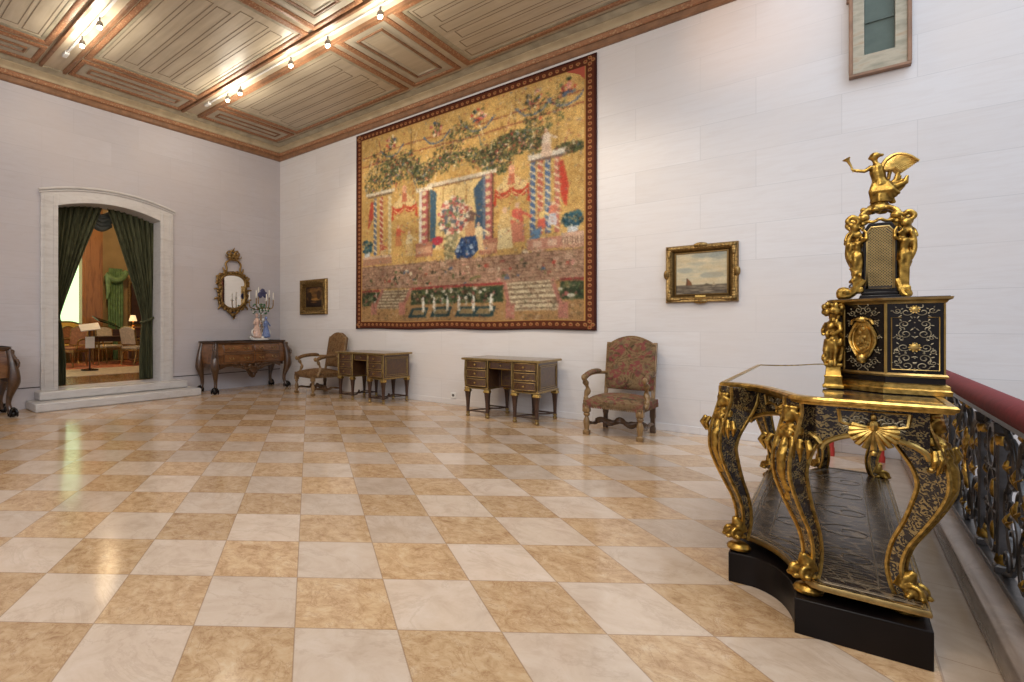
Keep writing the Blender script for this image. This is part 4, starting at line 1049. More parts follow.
for i, (fx, fy, dx, dy) in enumerate(FEET):
    D = Vector((dx,dy,0)).normalized(); S = Vector((-D.y,D.x,0))
    C = spline([(r, z, a, b) for z, r, a, b in PROF], 4); m = MB(); rings = []; em = MB(); E = [[],[],[],[]]
    for k, (r, z, a, b) in enumerate(C):
        p0 = C[max(0,k-1)]; p1 = C[min(len(C)-1,k+1)]
        tr_, tz = p1[0]-p0[0], p1[1]-p0[1]; L = math.hypot(tr_,tz); nr, nz = -tz/L, tr_/L
        base = Vector((fx,fy,0))+D*r+Vector((0,0,z))
        for j, (ea, eb) in enumerate(((1,-1),(1,1),(-1,1),(-1,-1))):
            q = base+D*(nr*a*ea)+Vector((0,0,nz*a*ea))+S*(b*eb); rings.append(q); E[j].append(q)
    f = []
    for k in range(len(C)-1):
        for j in range(4): f.append((4*k+j,4*k+(j+1)%4,4*k+4+(j+1)%4,4*k+4+j))
    f += [(3,2,1,0), tuple(4*(len(C)-1)+j for j in range(4))]
    m.add(rings, f); lg = obj('leg', m, BOULLE, ct, bevel=.002)
    for j in range(4): em.tube(E[j], .0075, 6)
    obj('edge_mount', em, GOLDB, lg)
    bm_ = MB(); h = Vector((fx,fy,0))+D*.088+Vector((0,0,.765)); bust(bm_, h, D, .88)
    for k in range(5):
        z = .60-.045*k; r = [p for p in C if p[1] <= z][0][0]
        c = Vector((fx,fy,0))+D*(r+.034)+Vector((0,0,z)); bm_.ell(c+S*.010*(1 if k%2 else -1), (.013,.013,.024), 8)
    bm_.tube([Vector((fx,fy,0))+D*(.095)+Vector((0,0,.66)),Vector((fx,fy,0))+D*(.124)+Vector((0,0,.60)),Vector((fx,fy,0))+D*.127+Vector((0,0,.53)),Vector((fx,fy,0))+D*.102+Vector((0,0,.45)),Vector((fx,fy,0))+D*.066+Vector((0,0,.38))], [.020,.020,.016,.011,.005], 8)
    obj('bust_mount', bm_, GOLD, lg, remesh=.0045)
    fm = MB(); b0 = Vector((fx,fy,.072))+D*.012
    for b in (-1,1):
        P = [b0+D*(.020+.030*(1-.8*k/16)*math.cos(-1.2+k*.55))+S*(b*.022)+Vector((0,0,.026+.030*(1-.8*k/16)*math.sin(-1.2+k*.55))) for k in range(17)]
        fm.tube(P, .010, 7)
    fm.ell(b0+D*.02+Vector((0,0,.024)), (.034,.034,.026), 12); fm.tube([b0+D*-.01+Vector((0,0,.03)),b0+D*.0+Vector((0,0,.075)),b0+D*.02+Vector((0,0,.10))], [.034,.028,.010], 8)
    for k in range(6): a = k*PI/3; fm.ell(b0+D*.02+Vector((.036*math.cos(a),.036*math.sin(a),.008)), (.014,.014,.012), 7)
    obj('foot_mount', fm, GOLD, lg, remesh=.004)
    obj('bun_foot', MB().lathe((fx*1.02,fy*1.01,0), [(.030,0),(.046,.010),(.048,.022),(.040,.036),(.026,.046)], 16), GOLD, ct)
def along(P):
    L = [0]
    for a, b in zip(P[:-1],P[1:]): L.append(L[-1]+math.hypot(b[0]-a[0],b[1]-a[1]))
    def at(s):
        s = min(1,max(0,s))*L[-1]
        for i in range(len(P)-1):
            if s <= L[i+1]+1e-9:
                q = (s-L[i])/max(1e-9,L[i+1]-L[i]); d = Vector((P[i+1][0]-P[i][0],P[i+1][1]-P[i][1])).normalized()
                return (P[i][0]+(P[i+1][0]-P[i][0])*q, P[i][1]+(P[i+1][1]-P[i][1])*q, d.y, -d.x)
    return at, L[-1]
AP = offset(TOPO, -.048)
k0 = len(TOPN)
def apron(P, zend, zmid, pw, mount, motif=True, n=40):
    at, L = along(P); low = lambda s: zend+(zmid-zend)*max(0,math.sin(PI*s))**pw
    m = MB(); v = []; f = []
    for i in range(n+1):
        x, y, nx, ny = at(i/n); z = low(i/n)
        v += [(x,y,z),(x,y,ZT-.03),(x-nx*.022,y-ny*.022,ZT-.03),(x-nx*.022,y-ny*.022,z)]
    for i in range(n):
        for j in range(4): f.append((4*i+j,4*i+(j+1)%4,4*i+4+(j+1)%4,4*i+4+j))
    f += [(0,1,2,3),(4*n+3,4*n+2,4*n+1,4*n)]
    ap = obj('apron', m.add(v, f), BOULLE, ct)
    pt = lambda s, z, o=.004: (at(s)[0]+at(s)[2]*o, at(s)[1]+at(s)[3]*o, z)
    b = MB(); b.tube([pt(i/n, low(i/n), .002) for i in range(n+1)], .011, 8)
    zt = ZT-.045
    if motif:
        z0 = zmid+.012
        loop = [(.17,zt),(.19,zt-.05),(.22,z0+.03),(.30,z0+.022),(.33,z0+.004),(.42,z0),(.58,z0),(.67,z0+.004),(.70,z0+.022),(.78,z0+.03),(.81,zt-.05),(.83,zt)]
        b.tube([pt(s,z) for s,z in loop], .0065, 6); b.tube([pt(.17,zt),pt(.5,zt),pt(.83,zt)], .004, 6)
    obj('brass_band', b, BRASS, ap)
    if motif:
        g = MB()
        for sgn in (-1,1):
            for (c, z, r, a, tw) in ((.10,.052,.026,90,1),(.19,.045,.022,-40,-1),(.26,.060,.016,90,1),(.06,.030,.014,0,-1),(.15,.075,.014,180,1),(.235,.030,.013,30,1)):
                g.tube([pt(.5+sgn*(x), z_) for x, z_ in [(c+(q[0])/L, zmid+z-.01+q[1]) for q in spiral(0,0,r,1.3,R(a),tw,18)]], .0026, 5)
                for k in range(3):
                    aa = R(a+70*k); g.tube([pt(.5+sgn*(c+r*1.0*math.cos(aa)/L), zmid+z-.01+r*math.sin(aa)), pt(.5+sgn*(c+r*1.5*math.cos(aa)/L), zmid+z-.01+r*1.4*math.sin(aa))], [.004,.0015], 5)
        obj('scroll_inlay', g, INLAY, ap)
    if mount:
        x, y, nx, ny = at(.5); D = Vector((nx,ny,0)); S = Vector((-ny,nx,0)); c = Vector((x,y,0))+D*.012; g = MB()
        if mount == 'shell':
            zc = zmid+.030
            for k in range(13):
                a = R(-100+k*200/12); rr_ = .062+.022*math.cos(a)
                g.tube([c+Vector((0,0,zc)), c+D*.012+S*(rr_*.55*math.sin(a))+Vector((0,0,zc-.55*rr_*math.cos(a))), c+D*.004+S*(rr_*math.sin(a))+Vector((0,0,zc-rr_*math.cos(a)))], [.004,.0085,.0105], 6)
            g.ell(c+D*.008+Vector((0,0,zc+.012)), (.016,.016,.022), 8); g.ell(c+D*.004+Vector((0,0,zc-.098)), (.012,.012,.012), 8); g.ell(c+Vector((0,0,zc+.042)), (.009,.009,.016), 8)
            obj('shell_mount', g, GOLDB, ap)
        else:
            zc = zmid+.018
            for k in range(9):
                a = R(-100+k*25); g.tube([c+Vector((0,0,zc)), c+D*.014+S*(.03*math.sin(a))+Vector((0,0,zc+.022*math.cos(a))), c+D*.004+S*(.058*math.sin(a))+Vector((0,0,zc+.036*math.cos(a)))], [.006,.010,.006], 6)
            g.ell(c+D*.01+Vector((0,0,zc)), (.016,.016,.018), 8); g.ell(c+D*.006+Vector((0,0,zc-.022)), (.012,.012,.012), 8)
            obj('leaf_mount', g, GOLD, ap)
    return ap
# ring of aprons: near end, near concave corner, front, back and their far twins
nearA = AP[:k0]; 
apron(nearA[-2:], .64, .715, .5, 'shell'); apron(nearA[1:-1], .66, .735, .5, 'leaf')
farA = AP[k0:]
apron(farA[:2], .64, .715, .5, 'shell'); apron(farA[1:-1], .66, .735, .5, 'leaf')
apron([AP[k0-1],AP[k0]], .60, .72, .2, None, False); apron([AP[-1],AP[0]], .60, .72, .2, 'shell', False)

# ------------------------------------------------------------------ cabinet standing on the console's near end
cb = thing('cartonnier', 'black marquetry cabinet with gilt caryatid and oval medallion, standing on the console table', 'cabinet', (8.80,-3.93,1.0095))
def loc(x, y): return (x-8.80, y+3.93)
nearB = [loc(8.665,-4.17), loc(8.70,-4.20), loc(8.822,-4.315), loc(8.985,-4.315)]
BO = nearB+[(x,-y) for x,y in reversed(nearB)]
obj('case', MB().prism(BO, .045, .40), EBONY, cb)
ZC0, ZC1 = .095, .385
obj('base_moulding', MB().sweep(BO, [(-.01,0),(.016,0),(.018,.018),(.012,.024),(.012,.040),(.004,.046),(-.01,.046)], True, 0), GOLDB, cb)
obj('lower_band', MB().sweep(BO, [(-.005,0),(.006,.002),(.009,.010),(.004,.018),(-.005,.018)], True, .070), BRASSD, cb)
obj('cornice', MB().sweep(BO, [(-.01,0),(.003,0),(.008,.010),(.018,.016),(.020,.026),(-.01,.028)], True, .387), BRASSD, cb)
obj('top_board', MB().prism(offset(BO,.012), .405, .416), EBT, cb)
def panel_inlay(A, B, kind, parent):
    A = Vector(A); B = Vector(B); d = (B-A); L = d.length; d = d/L; nn = Vector((d.y,-d.x))
    pt = lambda u, z, o=.003: (A.x+d.x*u*L+nn.x*o, A.y+d.y*u*L+nn.y*o, z)
    H = ZC1-ZC0; g = MB(); fr = MB()
    P = lambda u, w, o=.003: pt(.5+u/L, ZC0+w*H, o)
    if kind == 'flat':
        for (u0,u1,w0,w1,r) in ((-.064,.066,.03,.80,.0022),):
            fr.tube([P(u0,w0),P(u1,w0),P(u1,w1),P(.035,w1)], r, 5); fr.tube([P(u0,w0),P(u0,w1),P(-.035,w1)], r, 5)
        S = [(.022,.88,.020,90,1.2,1),(.048,.90,.012,0,1.3,-1),(.028,.70,.016,-90,1.4,1),(.026,.56,.020,60,1.4,-1),(.046,.50,.010,0,1.2,1),(.030,.36,.018,180,1.4,1),(.048,.30,.010,90,1.2,-1),(.026,.20,.018,-60,1.4,1),(.022,.09,.020,0,1.3,-1),(.050,.14,.010,120,1.2,1)]
        med = ((0,.915,.013),(0,.36,.016))
    else:
        fr.tube([P(-.078,.01),P(-.078,.99)], .0022, 5)
        S = [(.02,.93,.016,90,1.3,1),(.045,.88,.014,0,1.3,-1),(.055,.72,.010,60,1.2,1),(.058,.30,.010,-60,1.2,-1),(.02,.06,.016,-90,1.3,-1),(.045,.12,.015,0,1.3,1),(.062,.5,.008,0,1.2,1)]
        med = ()
    for sgn in (-1,1):
        for (u, w, r, a, tn, tw) in S:
            g.tube([P(sgn*(u+q[0]), w+q[1]/H) for q in spiral(0,0,r,tn,R(a),tw,18)], .0017, 5)
            for k in range(4):
                aa = R(a+75*k); c, s_ = math.cos(aa), math.sin(aa)
                g.tube([P(sgn*(u+r*c), w+r*s_/H), P(sgn*(u+r*1.35*c), w+r*1.35*s_/H), P(sgn*(u+r*1.6*c), w+r*1.6*s_/H)], [.0012,.0027,.0007], 5)
    for k in range(12): g.ell(P(.0,.05+.075*k), .0028, 5)
    obj('scroll_inlay', g, INLAY, parent); obj('brass_border', fr, BRASS, parent)
    for (u, w, r) in med:
        mm = MB(); c = Vector(P(u, w, 0)); mm.ell(c, (r,.006,r*1.1), 14)
        for k in range(10): a = 2*PI*k/10; mm.ell(P(u+r*math.cos(a), w+r*1.1*math.sin(a)/H, .003), .0035, 6)
        obj('rosette', mm, BRASS, parent)
def panel(A, B, kind):
    A = Vector(A); B = Vector(B); d = (B-A).normalized(); nn = Vector((d.y,-d.x))
    a = A+d*.008+nn*.001; b = B-d*.008+nn*.001
    q = MB().add([(a.x,a.y,ZC0),(b.x,b.y,ZC0),(b.x,b.y,ZC1),(a.x,a.y,ZC1),(a.x-nn.x*.006,a.y-nn.y*.006,ZC0),(b.x-nn.x*.006,b.y-nn.y*.006,ZC0),(b.x-nn.x*.006,b.y-nn.y*.006,ZC1),(a.x-nn.x*.006,a.y-nn.y*.006,ZC1)],[(0,1,2,3),(7,6,5,4),(0,4,5,1),(1,5,6,2),(2,6,7,3),(3,7,4,0)])
    p = obj('marquetry_panel', q, EBONY, cb); panel_inlay(A, B, kind, p); return p
p1_ = panel(nearB[1], nearB[2], 'medallion'); panel(nearB[2], nearB[3], 'flat')
farB = [(x,-y) for x,y in reversed(nearB)]
panel(farB[0], farB[1], 'flat'); panel(farB[1], farB[2], 'medallion')
m = MB(); m.tube([(nearB[2][0]+.001,nearB[2][1]-.003,z) for z in (ZC0-.02,ZC1+.005)], .005, 6); m.tube([(nearB[1][0],nearB[1][1]-.003,z) for z in (ZC0-.02,ZC1+.005)], .004, 6); m.tube([(nearB[3][0]-.002,nearB[3][1]-.002,z) for z in (ZC0-.02,ZC1)], .003, 6)
obj('corner_strip', m, BRASS, cb)
# oval gilt medallion in relief on the slanted panel
A, B = Vector(nearB[1]), Vector(nearB[2]); d = (B-A).normalized(); nn = Vector((d.y,-d.x)); c2 = (A+B)/2
m = MB(); zc = .232
pm = lambda u, w, o: Vector((c2.x+d.x*u+nn.x*o, c2.y+d.y*u+nn.y*o, zc+w))
ring = [pm(.050*math.cos(a)*(1+.06*math.cos(4*a)), .082*math.sin(a)*(1+.05*math.cos(6*a)), .006) for a in [2*PI*i/40 for i in range(40)]]
v = [pm(0,0,.010)]+ring; m.add(v, [(0,i+1,(i+1)%40+1) for i in range(40)])
ringb = [pm(.050*math.cos(a)*(1+.06*math.cos(4*a)), .082*math.sin(a)*(1+.05*math.cos(6*a)), 0) for a in [2*PI*i/40 for i in range(40)]]
m.add(ring+ringb, [(i,40+i,40+(i+1)%40,(i+1)%40) for i in range(40)])
m.tube(ring, .0055, 6, closed=True); m.tube([pm(.036*math.cos(a), .062*math.sin(a), .010) for a in [2*PI*i/30 for i in range(30)]], .003, 6, closed=True)
rr = random.Random(4)
for k in range(22): a = rr.uniform(0,2*PI); q = rr.uniform(0,1); m.ell(pm(.030*q*math.cos(a), .052*q*math.sin(a), .010), (.008,.008,.010), 7)
m.ell(pm(0,-.088,.008), (.018,.012,.022), 10); m.ell(pm(0,.088,.008), (.020,.010,.014), 10); m.ell(pm(0,-.082,.018), (.006,.006,.008), 6)
for s_ in (-1,1): m.tube(spline([pm(s_*.015,.090,.006),pm(s_*.035,.085,.008),pm(s_*.045,.066,.006)],4), .006, 6)
obj('medallion', m, GOLDB, p1_)
# caryatid figures on tapered plinths at the two front corners
def caryatid(mb, P, D, s, half=True, arms=True):
    D = Vector((D[0],D[1],0)).normalized(); S = Vector((-D.y,D.x,0)); P = Vector(P); U = Vector((0,0,1))
    q = lambda a, b, c: P+D*a*s+S*b*s+U*c*s
    mb.tube([q(0,0,.0),q(0,0,.10),q(0,0,.22),q(.004,0,.34),q(.004,0,.42),q(0,0,.48)], [.085*s,.075*s,.10*s,.115*s,.085*s,.08*s], 10)   # draped lower body
    mb.tube([q(0,0,.46),q(.012,0,.56),q(.004,0,.66),q(0,0,.70),q(.004,0,.76)], [.08*s,.085*s,.10*s,.05*s,.036*s], 10)
    for k in range(6): a = k*PI/3; mb.tube([q(.09*math.cos(a),.09*math.sin(a),.40),q(.10*math.cos(a+.2),.10*math.sin(a+.2),.22),q(.085*math.cos(a),.085*math.sin(a),.05)], [.026*s,.03*s,.02*s], 6)
    for b in (-1,1):
        mb.ell(q(.075,b*.045,.61), (.042*s,)*3, 8)
        if arms == 'up': mb.tube([q(0,b*.11,.67),q(.05,b*.19,.72),q(.02,b*.17,.86),q(-.01,b*.10,.96)], [.038*s,.034*s,.028*s,.026*s], 8)
        else: mb.tube([q(0,b*.11,.67),q(.02,b*.16,.55),q(.08,b*.08,.47)], [.038*s,.034*s,.026*s], 8)
    mb.ell(q(.012,0,.83), (.058*s,.058*s,.076*s), 12); mb.ell(q(.066,0,.82), (.012*s,.012*s,.02*s), 6); mb.ell(q(-.012,0,.87), (.068*s,.068*s,.06*s), 10)
    for b in (-1,1): mb.tube([q(.02,b*.05,.89),q(-.02,b*.075,.82),q(-.01,b*.07,.72)], [.026*s,.03*s,.02*s], 7)
for sy in (-1,1):
    px_, py_ = loc(8.666, -4.222); py_ *= -sy*1.0 if sy > 0 else 1
    py_ = abs(py_)*sy
    m = MB(); m.sq((px_,py_), [(.034,0),(.036,.012),(.030,.018),(.028,.05),(.031,.056),(.026,.062),(.024,.10),(.030,.106),(.030,.115)])
    cy_ = obj('caryatid_pedestal', m, GOLD, cb, bevel=.002)
    m = MB(); caryatid(m, (px_,py_,.112), (-.72,.55*sy), .29)
    rr = random.Random(6)
    for k in range(20): a = rr.uniform(0,2*PI); m.ell((px_+.03*math.cos(a), py_+.03*math.sin(a), .112+.23+rr.uniform(0,.055)), (.011,.011,.015), 7)
    for k in range(14): a = rr.uniform(0,2*PI); m.ell((px_+.032*math.cos(a), py_+.032*math.sin(a), .112+rr.uniform(.0,.2)), (.009,.009,.02), 7)
    obj('caryatid_figure', m, GOLD, cy_, remesh=.0035)

# ------------------------------------------------------------------ bracket clock with winged figure on top of the cabinet
ck = thing('clock', 'gilt and black bracket clock with trumpeting winged figure, on top of the cabinet', 'clock', (8.812,-4.10,1.4265))
arch = [(-.052,.03),(.052,.03),(.052,.31),(.034,.345),(-.034,.345),(-.052,.31)]
xz = lambda a, b, h: (a, h, b)
cs_ = obj('case', MB().prism(arch, -.085, .085, xz), EBONY, ck, bevel=.003)
gp = [(-.040,.045),(.040,.045),(.040,.30),(.026,.325),(-.026,.325),(-.040,.30)]
gr = obj('side_grille', MB().prism(gp, -.088, -.084, xz), m_plain('grille_dark',(.03,.02,.012),.5,.3), cs_)
m = MB(); m.tube([(a,-.089,b) for a,b in gp], .005, 6, closed=True)
for k in range(-9,26):
    for sg in (-1,1):
        pts = [(x, .045+.0125*k+sg*(x)*1.3) for x in [-.04+.08*i/8 for i in range(9)]]
        pts = [(x,z) for x,z in pts if .047 < z < (.30 if abs(x) > .03 else .322)]
        if len(pts) > 1: m.tube([(x,-.0885,z) for x,z in (pts[0],pts[-1])], .0021, 4)
obj('lattice', m, BRASSD, gr)
m = MB(); m.bx(-.062,.062,-.095,.095,.0,.016); m.bx(-.056,.056,-.09,.09,.016,.032); 
for (x, s_) in ((-.075,-1),(.068,1)):
    pass
obj('clock_base', m, EBONY, ck, bevel=.004)
for sy in (-1,1):
    m = MB(); P = spline([(-.05,sy*.08,.085),(-.072,sy*.085,.05),(-.095,sy*.088,.022),(-.12,sy*.09,.018),(-.118,sy*.09,.040),(-.10,sy*.09,.036)],5)
    m.tube(P, [.016]*len(P), 8)
    m.ell((-.105,sy*.09,.03),(.018,.02,.02),8); obj('scroll_foot', m, GOLD, ck)
    P = spline([(.05,sy*.08,.085),(.060,sy*.085,.05),(.070,sy*.088,.02),(.082,sy*.09,.015),(.078,sy*.09,.032)],5); obj('scroll_foot', MB().tube(P, .013, 8), GOLD, ck)
m = MB()
for sy in (-1,1):
    P = spline([(-.052,sy*.07,.15),(-.066,sy*.075,.09),(-.088,sy*.08,.055)],5); m.tube(P, .012, 8)
obj('scroll_bracket', m, m_plain('blue_black_enamel',(.012,.014,.035),.15,0,.3,9,.6,.5), ck)
# herm figures framing the sides, holding up the arched top
m = MB()
for sx in (-1,1):
    for sy in (-1,1):
        P0 = (sx*.070, sy*.078, .045)
        m.sq((P0[0],P0[1]), [(.020,.03),(.020,.05),(.015,.055),(.017,.16),(.019,.165)])
        caryatid(m, (P0[0],P0[1],.13), (sx*.5,sy*.9), .20, arms='up')
        P = spline([(sx*.075,sy*.08,.32),(sx*.095,sy*.085,.28),(sx*.10,sy*.085,.22),(sx*.088,sy*.085,.17)],5); m.tube(P, .009, 7)
        P = spline([(sx*.06,sy*.075,.36),(sx*.085,sy*.08,.345),(sx*.10,sy*.08,.365),(sx*.085,sy*.08,.385),(sx*.07,sy*.08,.37)],5); m.tube(P, .010, 7)
        m.ell((sx*.05,sy*.07,.375),(.022,.022,.02),8); m.ell((sx*.075,sy*.08,.335),(.02,.02,.022),8)
for k in range(150):
    sx, sy = rr.choice((-1,1)), rr.choice((-1,1)); h_ = rr.uniform(0,.30)
    m.ell((sx*(.070+rr.uniform(-.018,.024)), sy*(.078+rr.uniform(-.008,.022)), .06+h_), (.0055,.0055,rr.uniform(.006,.014)), 6)
obj('herm_figures', m, GOLD, ck, remesh=.0038)
m = MB()   # openwork crown
for sx in (-1,1):
    for sy in (-1,1): m.tube(spline([(sx*.050,sy*.07,.34),(sx*.056,sy*.06,.385),(sx*.035,sy*.04,.415),(sx*.0,sy*.02,.425)],5), .011, 8)
    m.tube(spline([(sx*.045,-.07,.36),(sx*.02,-.075,.352),(0,-.078,.365)],4), .008, 7)
rr = random.Random(9)
for k in range(26): a = rr.uniform(0,2*PI); q = rr.uniform(.02,.05); m.ell((q*math.cos(a), q*math.sin(a), .405+rr.uniform(0,.03)), (.014,.014,.012), 7)
m.lathe((0,0,.41), [(.045,0),(.048,.012),(.03,.022),(.02,.03)], 14)
obj('crown', m, GOLD, ck, remesh=.004)
# trumpeting winged figure: one body, wings and trumpet as its own pieces
m = MB(); B = Vector((0,-.0,.43))
q = lambda x, z, y=0: B+Vector((x, y, z))
m.tube([q(-.012,.0),q(-.014,.04),q(-.006,.085),q(.004,.115)], [.010,.012,.018,.024], 8)          # standing leg
m.tube([q(.045,.012,.02),q(.034,.045,.01),q(.018,.08,.0),q(.010,.115)], [.009,.012,.019,.024], 8)   # trailing leg
m.tube([q(-.012,-.004),q(-.024,-.004,-.012)], [.010,.008], 7)
m.tube([q(.004,.10),q(.0,.13),q(-.006,.165),q(-.006,.19),q(-.008,.205)], [.030,.024,.026,.022,.010], 10)  # torso
for k in range(9):
    a = -1+.25*k; m.tube([q(.004+.018*a,.11,-.012),q(.008+.03*a,.07,-.02),q(.020+.042*a,.025+.012*(k%3),-.006)], [.011,.013,.006], 7)   # fluttering robe
m.tube([q(.02,.10),q(.05,.085),(q(.078,.10)),q(.085,.13)], [.016,.018,.013,.005], 8)
m.tube([q(-.008,.195),q(-.014,.222)], [.009,.010], 8); m.ell(q(-.016,.236), (.016,.016,.019), 12); m.ell(q(-.031,.232), (.005,.005,.006), 6); m.ell(q(-.012,.241), (.0175,.0175,.0165), 10); m.ell(q(.008,.240), (.008,.008,.008), 8)
m.tube([q(-.022,.19,-.01),q(-.045,.172,-.016),q(-.072,.180,-.018)], [.011,.009,.008], 8); m.ell(q(-.078,.183,-.018), (.008,.007,.007), 8)
for k in range(5): m.tube([q(-.080,.183,-.018+.003*(k-2)), q(-.089,.187+.002*k,-.018+.0035*(k-2)), q(-.086,.194,-.018+.003*(k-2))], [.003,.0028,.002], 5)
m.tube([q(.012,.185,.01),q(.034,.165,.018),q(.030,.135,.02)], [.011,.009,.007], 8); m.ell(q(.029,.128,.02),(.008,.008,.009),8)
for k in range(30):
    a = rr.uniform(0,2*PI); r_ = rr.uniform(0,1); m.ell(q(.004+.034*r_*math.cos(a), -.012+.045*rr.uniform(0,1)*(1-.5*r_), .022*r_*math.sin(a)), (.012,.012,.010), 7)
m.tube([q(.004,.02),q(.004,.06),q(.003,.11)], [.034,.030,.026], 9)
for k in range(6): m.tube([q(.02,.05+.008*k,.005), q(.05,.055+.012*k,.004), q(.078-.004*k,.085+.016*k,.0)], [.010,.010,.004], 6)
fm_ = obj('winged_figure', m, GOLD, ck, remesh=.003)
m = MB()
for (sy, lift) in ((-.006,0),(.022,.0)):
    for k in range(12):
        t_ = k/11
        m.tube([q(.012,.188-.02*t_,sy), q(.045+.012*(1-t_),.224-.056*t_,sy+.004), q(.118-.060*t_,.190-.052*t_,sy+.006)], [.007,.0085,.003], 6, flat=(1,.9))
    m.tube(spline([q(.010,.185,sy),q(.024,.215,sy),q(.050,.232,sy),q(.085,.222,sy),q(.118,.188,sy)],4), [.010-.0004*i for i in range(17)], 7)
obj('wing', m, GOLDB, fm_)
m = MB(); m.tube([q(-.080,.176,-.018),q(-.088,.205,-.018),q(-.098,.232,-.018),q(-.104,.244,-.018)], [.004,.004,.006,.016], 10); obj('trumpet', m, GOLDB, fm_)

# ================================================================== balustrade with velvet-covered handrail
struct('trim_10', MB().sweep([(9.30,-13),(9.30,-.001)], [(0,.002),(0,.09),(-.03,.105),(-.17,.105),(-.195,.09),(-.205,.06),(-.205,.002)]), CURBM, bevel=.004)
BX = 9.215
bl = thing('balustrade', 'wrought iron balustrade with gilt leaves and red velvet handrail beside the console table', 'balustrade', (BX,0,.105))
Y0 = -9.2
obj('handrail', MB().tube([(0,Y0,.815),(0,-.005,.815)], .056, 20), REDV, bl)
obj('top_bar', MB().bx(-.022,.022,Y0,-.005,.735,.762), IRON, bl, bevel=.004)
obj('bottom_bar', MB().bx(-.026,.026,Y0,-.005,.0,.028), IRON, bl, bevel=.004)
posts = []; y = -.12
while y > Y0:
    posts.append(y); y -= .46
    if y > Y0: posts.append(y)
    y -= 1.06
posts = [-.36+0*p for p in []]+posts
for i, y in enumerate(posts):
    m = MB().sq((0,y), [(.030,.028),(.030,.06),(.017,.07),(.017,.68),(.030,.69),(.032,.735)])
    for sx in (-1,1): m.bx(sx*.017-.004, sx*.017+.004, y-.006, y+.006, .09, .66)
    p = obj('post', m, IRON, bl, bevel=.003)
    obj('gilt_collar', MB().lathe((0,y,.066), [(.022,0),(.028,.015),(.022,.05)], 10), GOLD, p); obj('gilt_collar', MB().lathe((0,y,.63), [(.022,0),(.028,.03),(.022,.045)], 10), GOLD, p)
def leaf(g, P):
    S_ = spline(P, 4); g.tube([p[:3] for p in S_], [max(.001,p[3]) for p in S_], 8)
def scr(m, y, z, r, a, tn, tw, w=.0085, x=0): m.tube([(x, y+q[0], z+q[1]) for q in spiral(0,0,r,tn,R(a),tw,26)], w, 6)
for a, b in zip(posts[:-1], posts[1:]):
    w = a-b; c = (a+b)/2; m = MB(); g = MB()
    if w > .7:
        for s_ in (-1,1):
            for (dy, z, r, an, tn, tw) in ((.33,.56,.125,90,1.7,s_),(.33,.24,.135,-90,1.7,-s_),(.12,.62,.085,90,1.5,-s_),(.12,.16,.095,-90,1.5,s_),(.16,.40,.095,0 if s_>0 else 180,1.5,s_),(.44,.40,.062,180 if s_>0 else 0,1.4,s_),(.44,.66,.05,90,1.3,s_),(.45,.11,.055,-90,1.3,-s_)):
                scr(m, c+s_*dy, z, r, an, tn, tw)
            m.tube(spline([(0,c+s_*.02,.03),(0,c+s_*.16,.22),(0,c+s_*.06,.40),(0,c+s_*.2,.56),(0,c+s_*.04,.74)],6), .012, 6)
            m.tube(spline([(0,c+s_*.49,.03),(0,c+s_*.30,.12),(0,c+s_*.46,.36),(0,c+s_*.28,.60),(0,c+s_*.5,.735)],6), .011, 6)
            for (dy, z, l) in ((.24,.48,.11),(.24,.34,.11),(.40,.52,.08),(.40,.27,.08),(.10,.70,.07),(.10,.08,.07)):
                for k in range(3):
                    an = R(-50+50*k); leaf(g, [(0,c+s_*dy,z,.003),(-.010,c+s_*(dy+.45*l*math.sin(an)),z+.5*l*math.cos(an),.008),(0,c+s_*(dy+.9*l*math.sin(an)),z+l*.9*math.cos(an),.002)])
        g.ell((0,c,.40),(.018,.028,.10),12); g.ell((0,c,.53),(.016,.022,.06),10); g.ell((0,c,.27),(.016,.022,.06),10)
        for k in range(10): an = 2*PI*k/10; g.tube([(0,c,.40),(-.012,c+.05*math.cos(an),.40+.10*math.sin(an)),(0,c+.08*math.cos(an),.40+.17*math.sin(an))], [.006,.010,.003], 6)
    else:
        for z in (.17,.38,.59):
            ov = [(0, c+.085*math.cos(q), z+.105*math.sin(q)) for q in [2*PI*i/24 for i in range(24)]]; m.tube(ov, .010, 6, closed=True)
            for s_ in (-1,1): scr(m, c+s_*.14, z, .055, 90, 1.4, s_, .009); scr(m, c+s_*.145, z+.105, .042, -90, 1.3, -s_, .008)
            g.ell((0,c,z),(.012,.016,.05),10)
        for z in (.065,.275,.485,.695): m.tube([(0,c-.2,z),(0,c+.2,z)], .008, 6)
        for s_ in (-1,1):
            for z in (.12,.43,.64): leaf(g, [(0,c+s_*.10,z,.003),(-.010,c+s_*.14,z+.02,.007),(0,c+s_*.19,z+.045,.002)])
    sp_ = obj('scroll_panel', m, IRON, bl); obj('gilt_leaves', g, GOLD, sp_)

# low red stool by the end of the balustrade
t = thing('stool', 'low red stool against the wall, only its legs visible beneath the console table', 'stool', (8.80,-.20,0))
obj('seat', MB().bx(-.21,.21,-.13,.13,.36,.42), REDV, t, bevel=.015)
for sx in (-1,1):
    for sy in (-1,1): obj('leg', MB().lathe((sx*.165,sy*.09), [(.022,0),(.022,.05),(.016,.07),(.020,.2),(.024,.36)], 10), REDP, t)

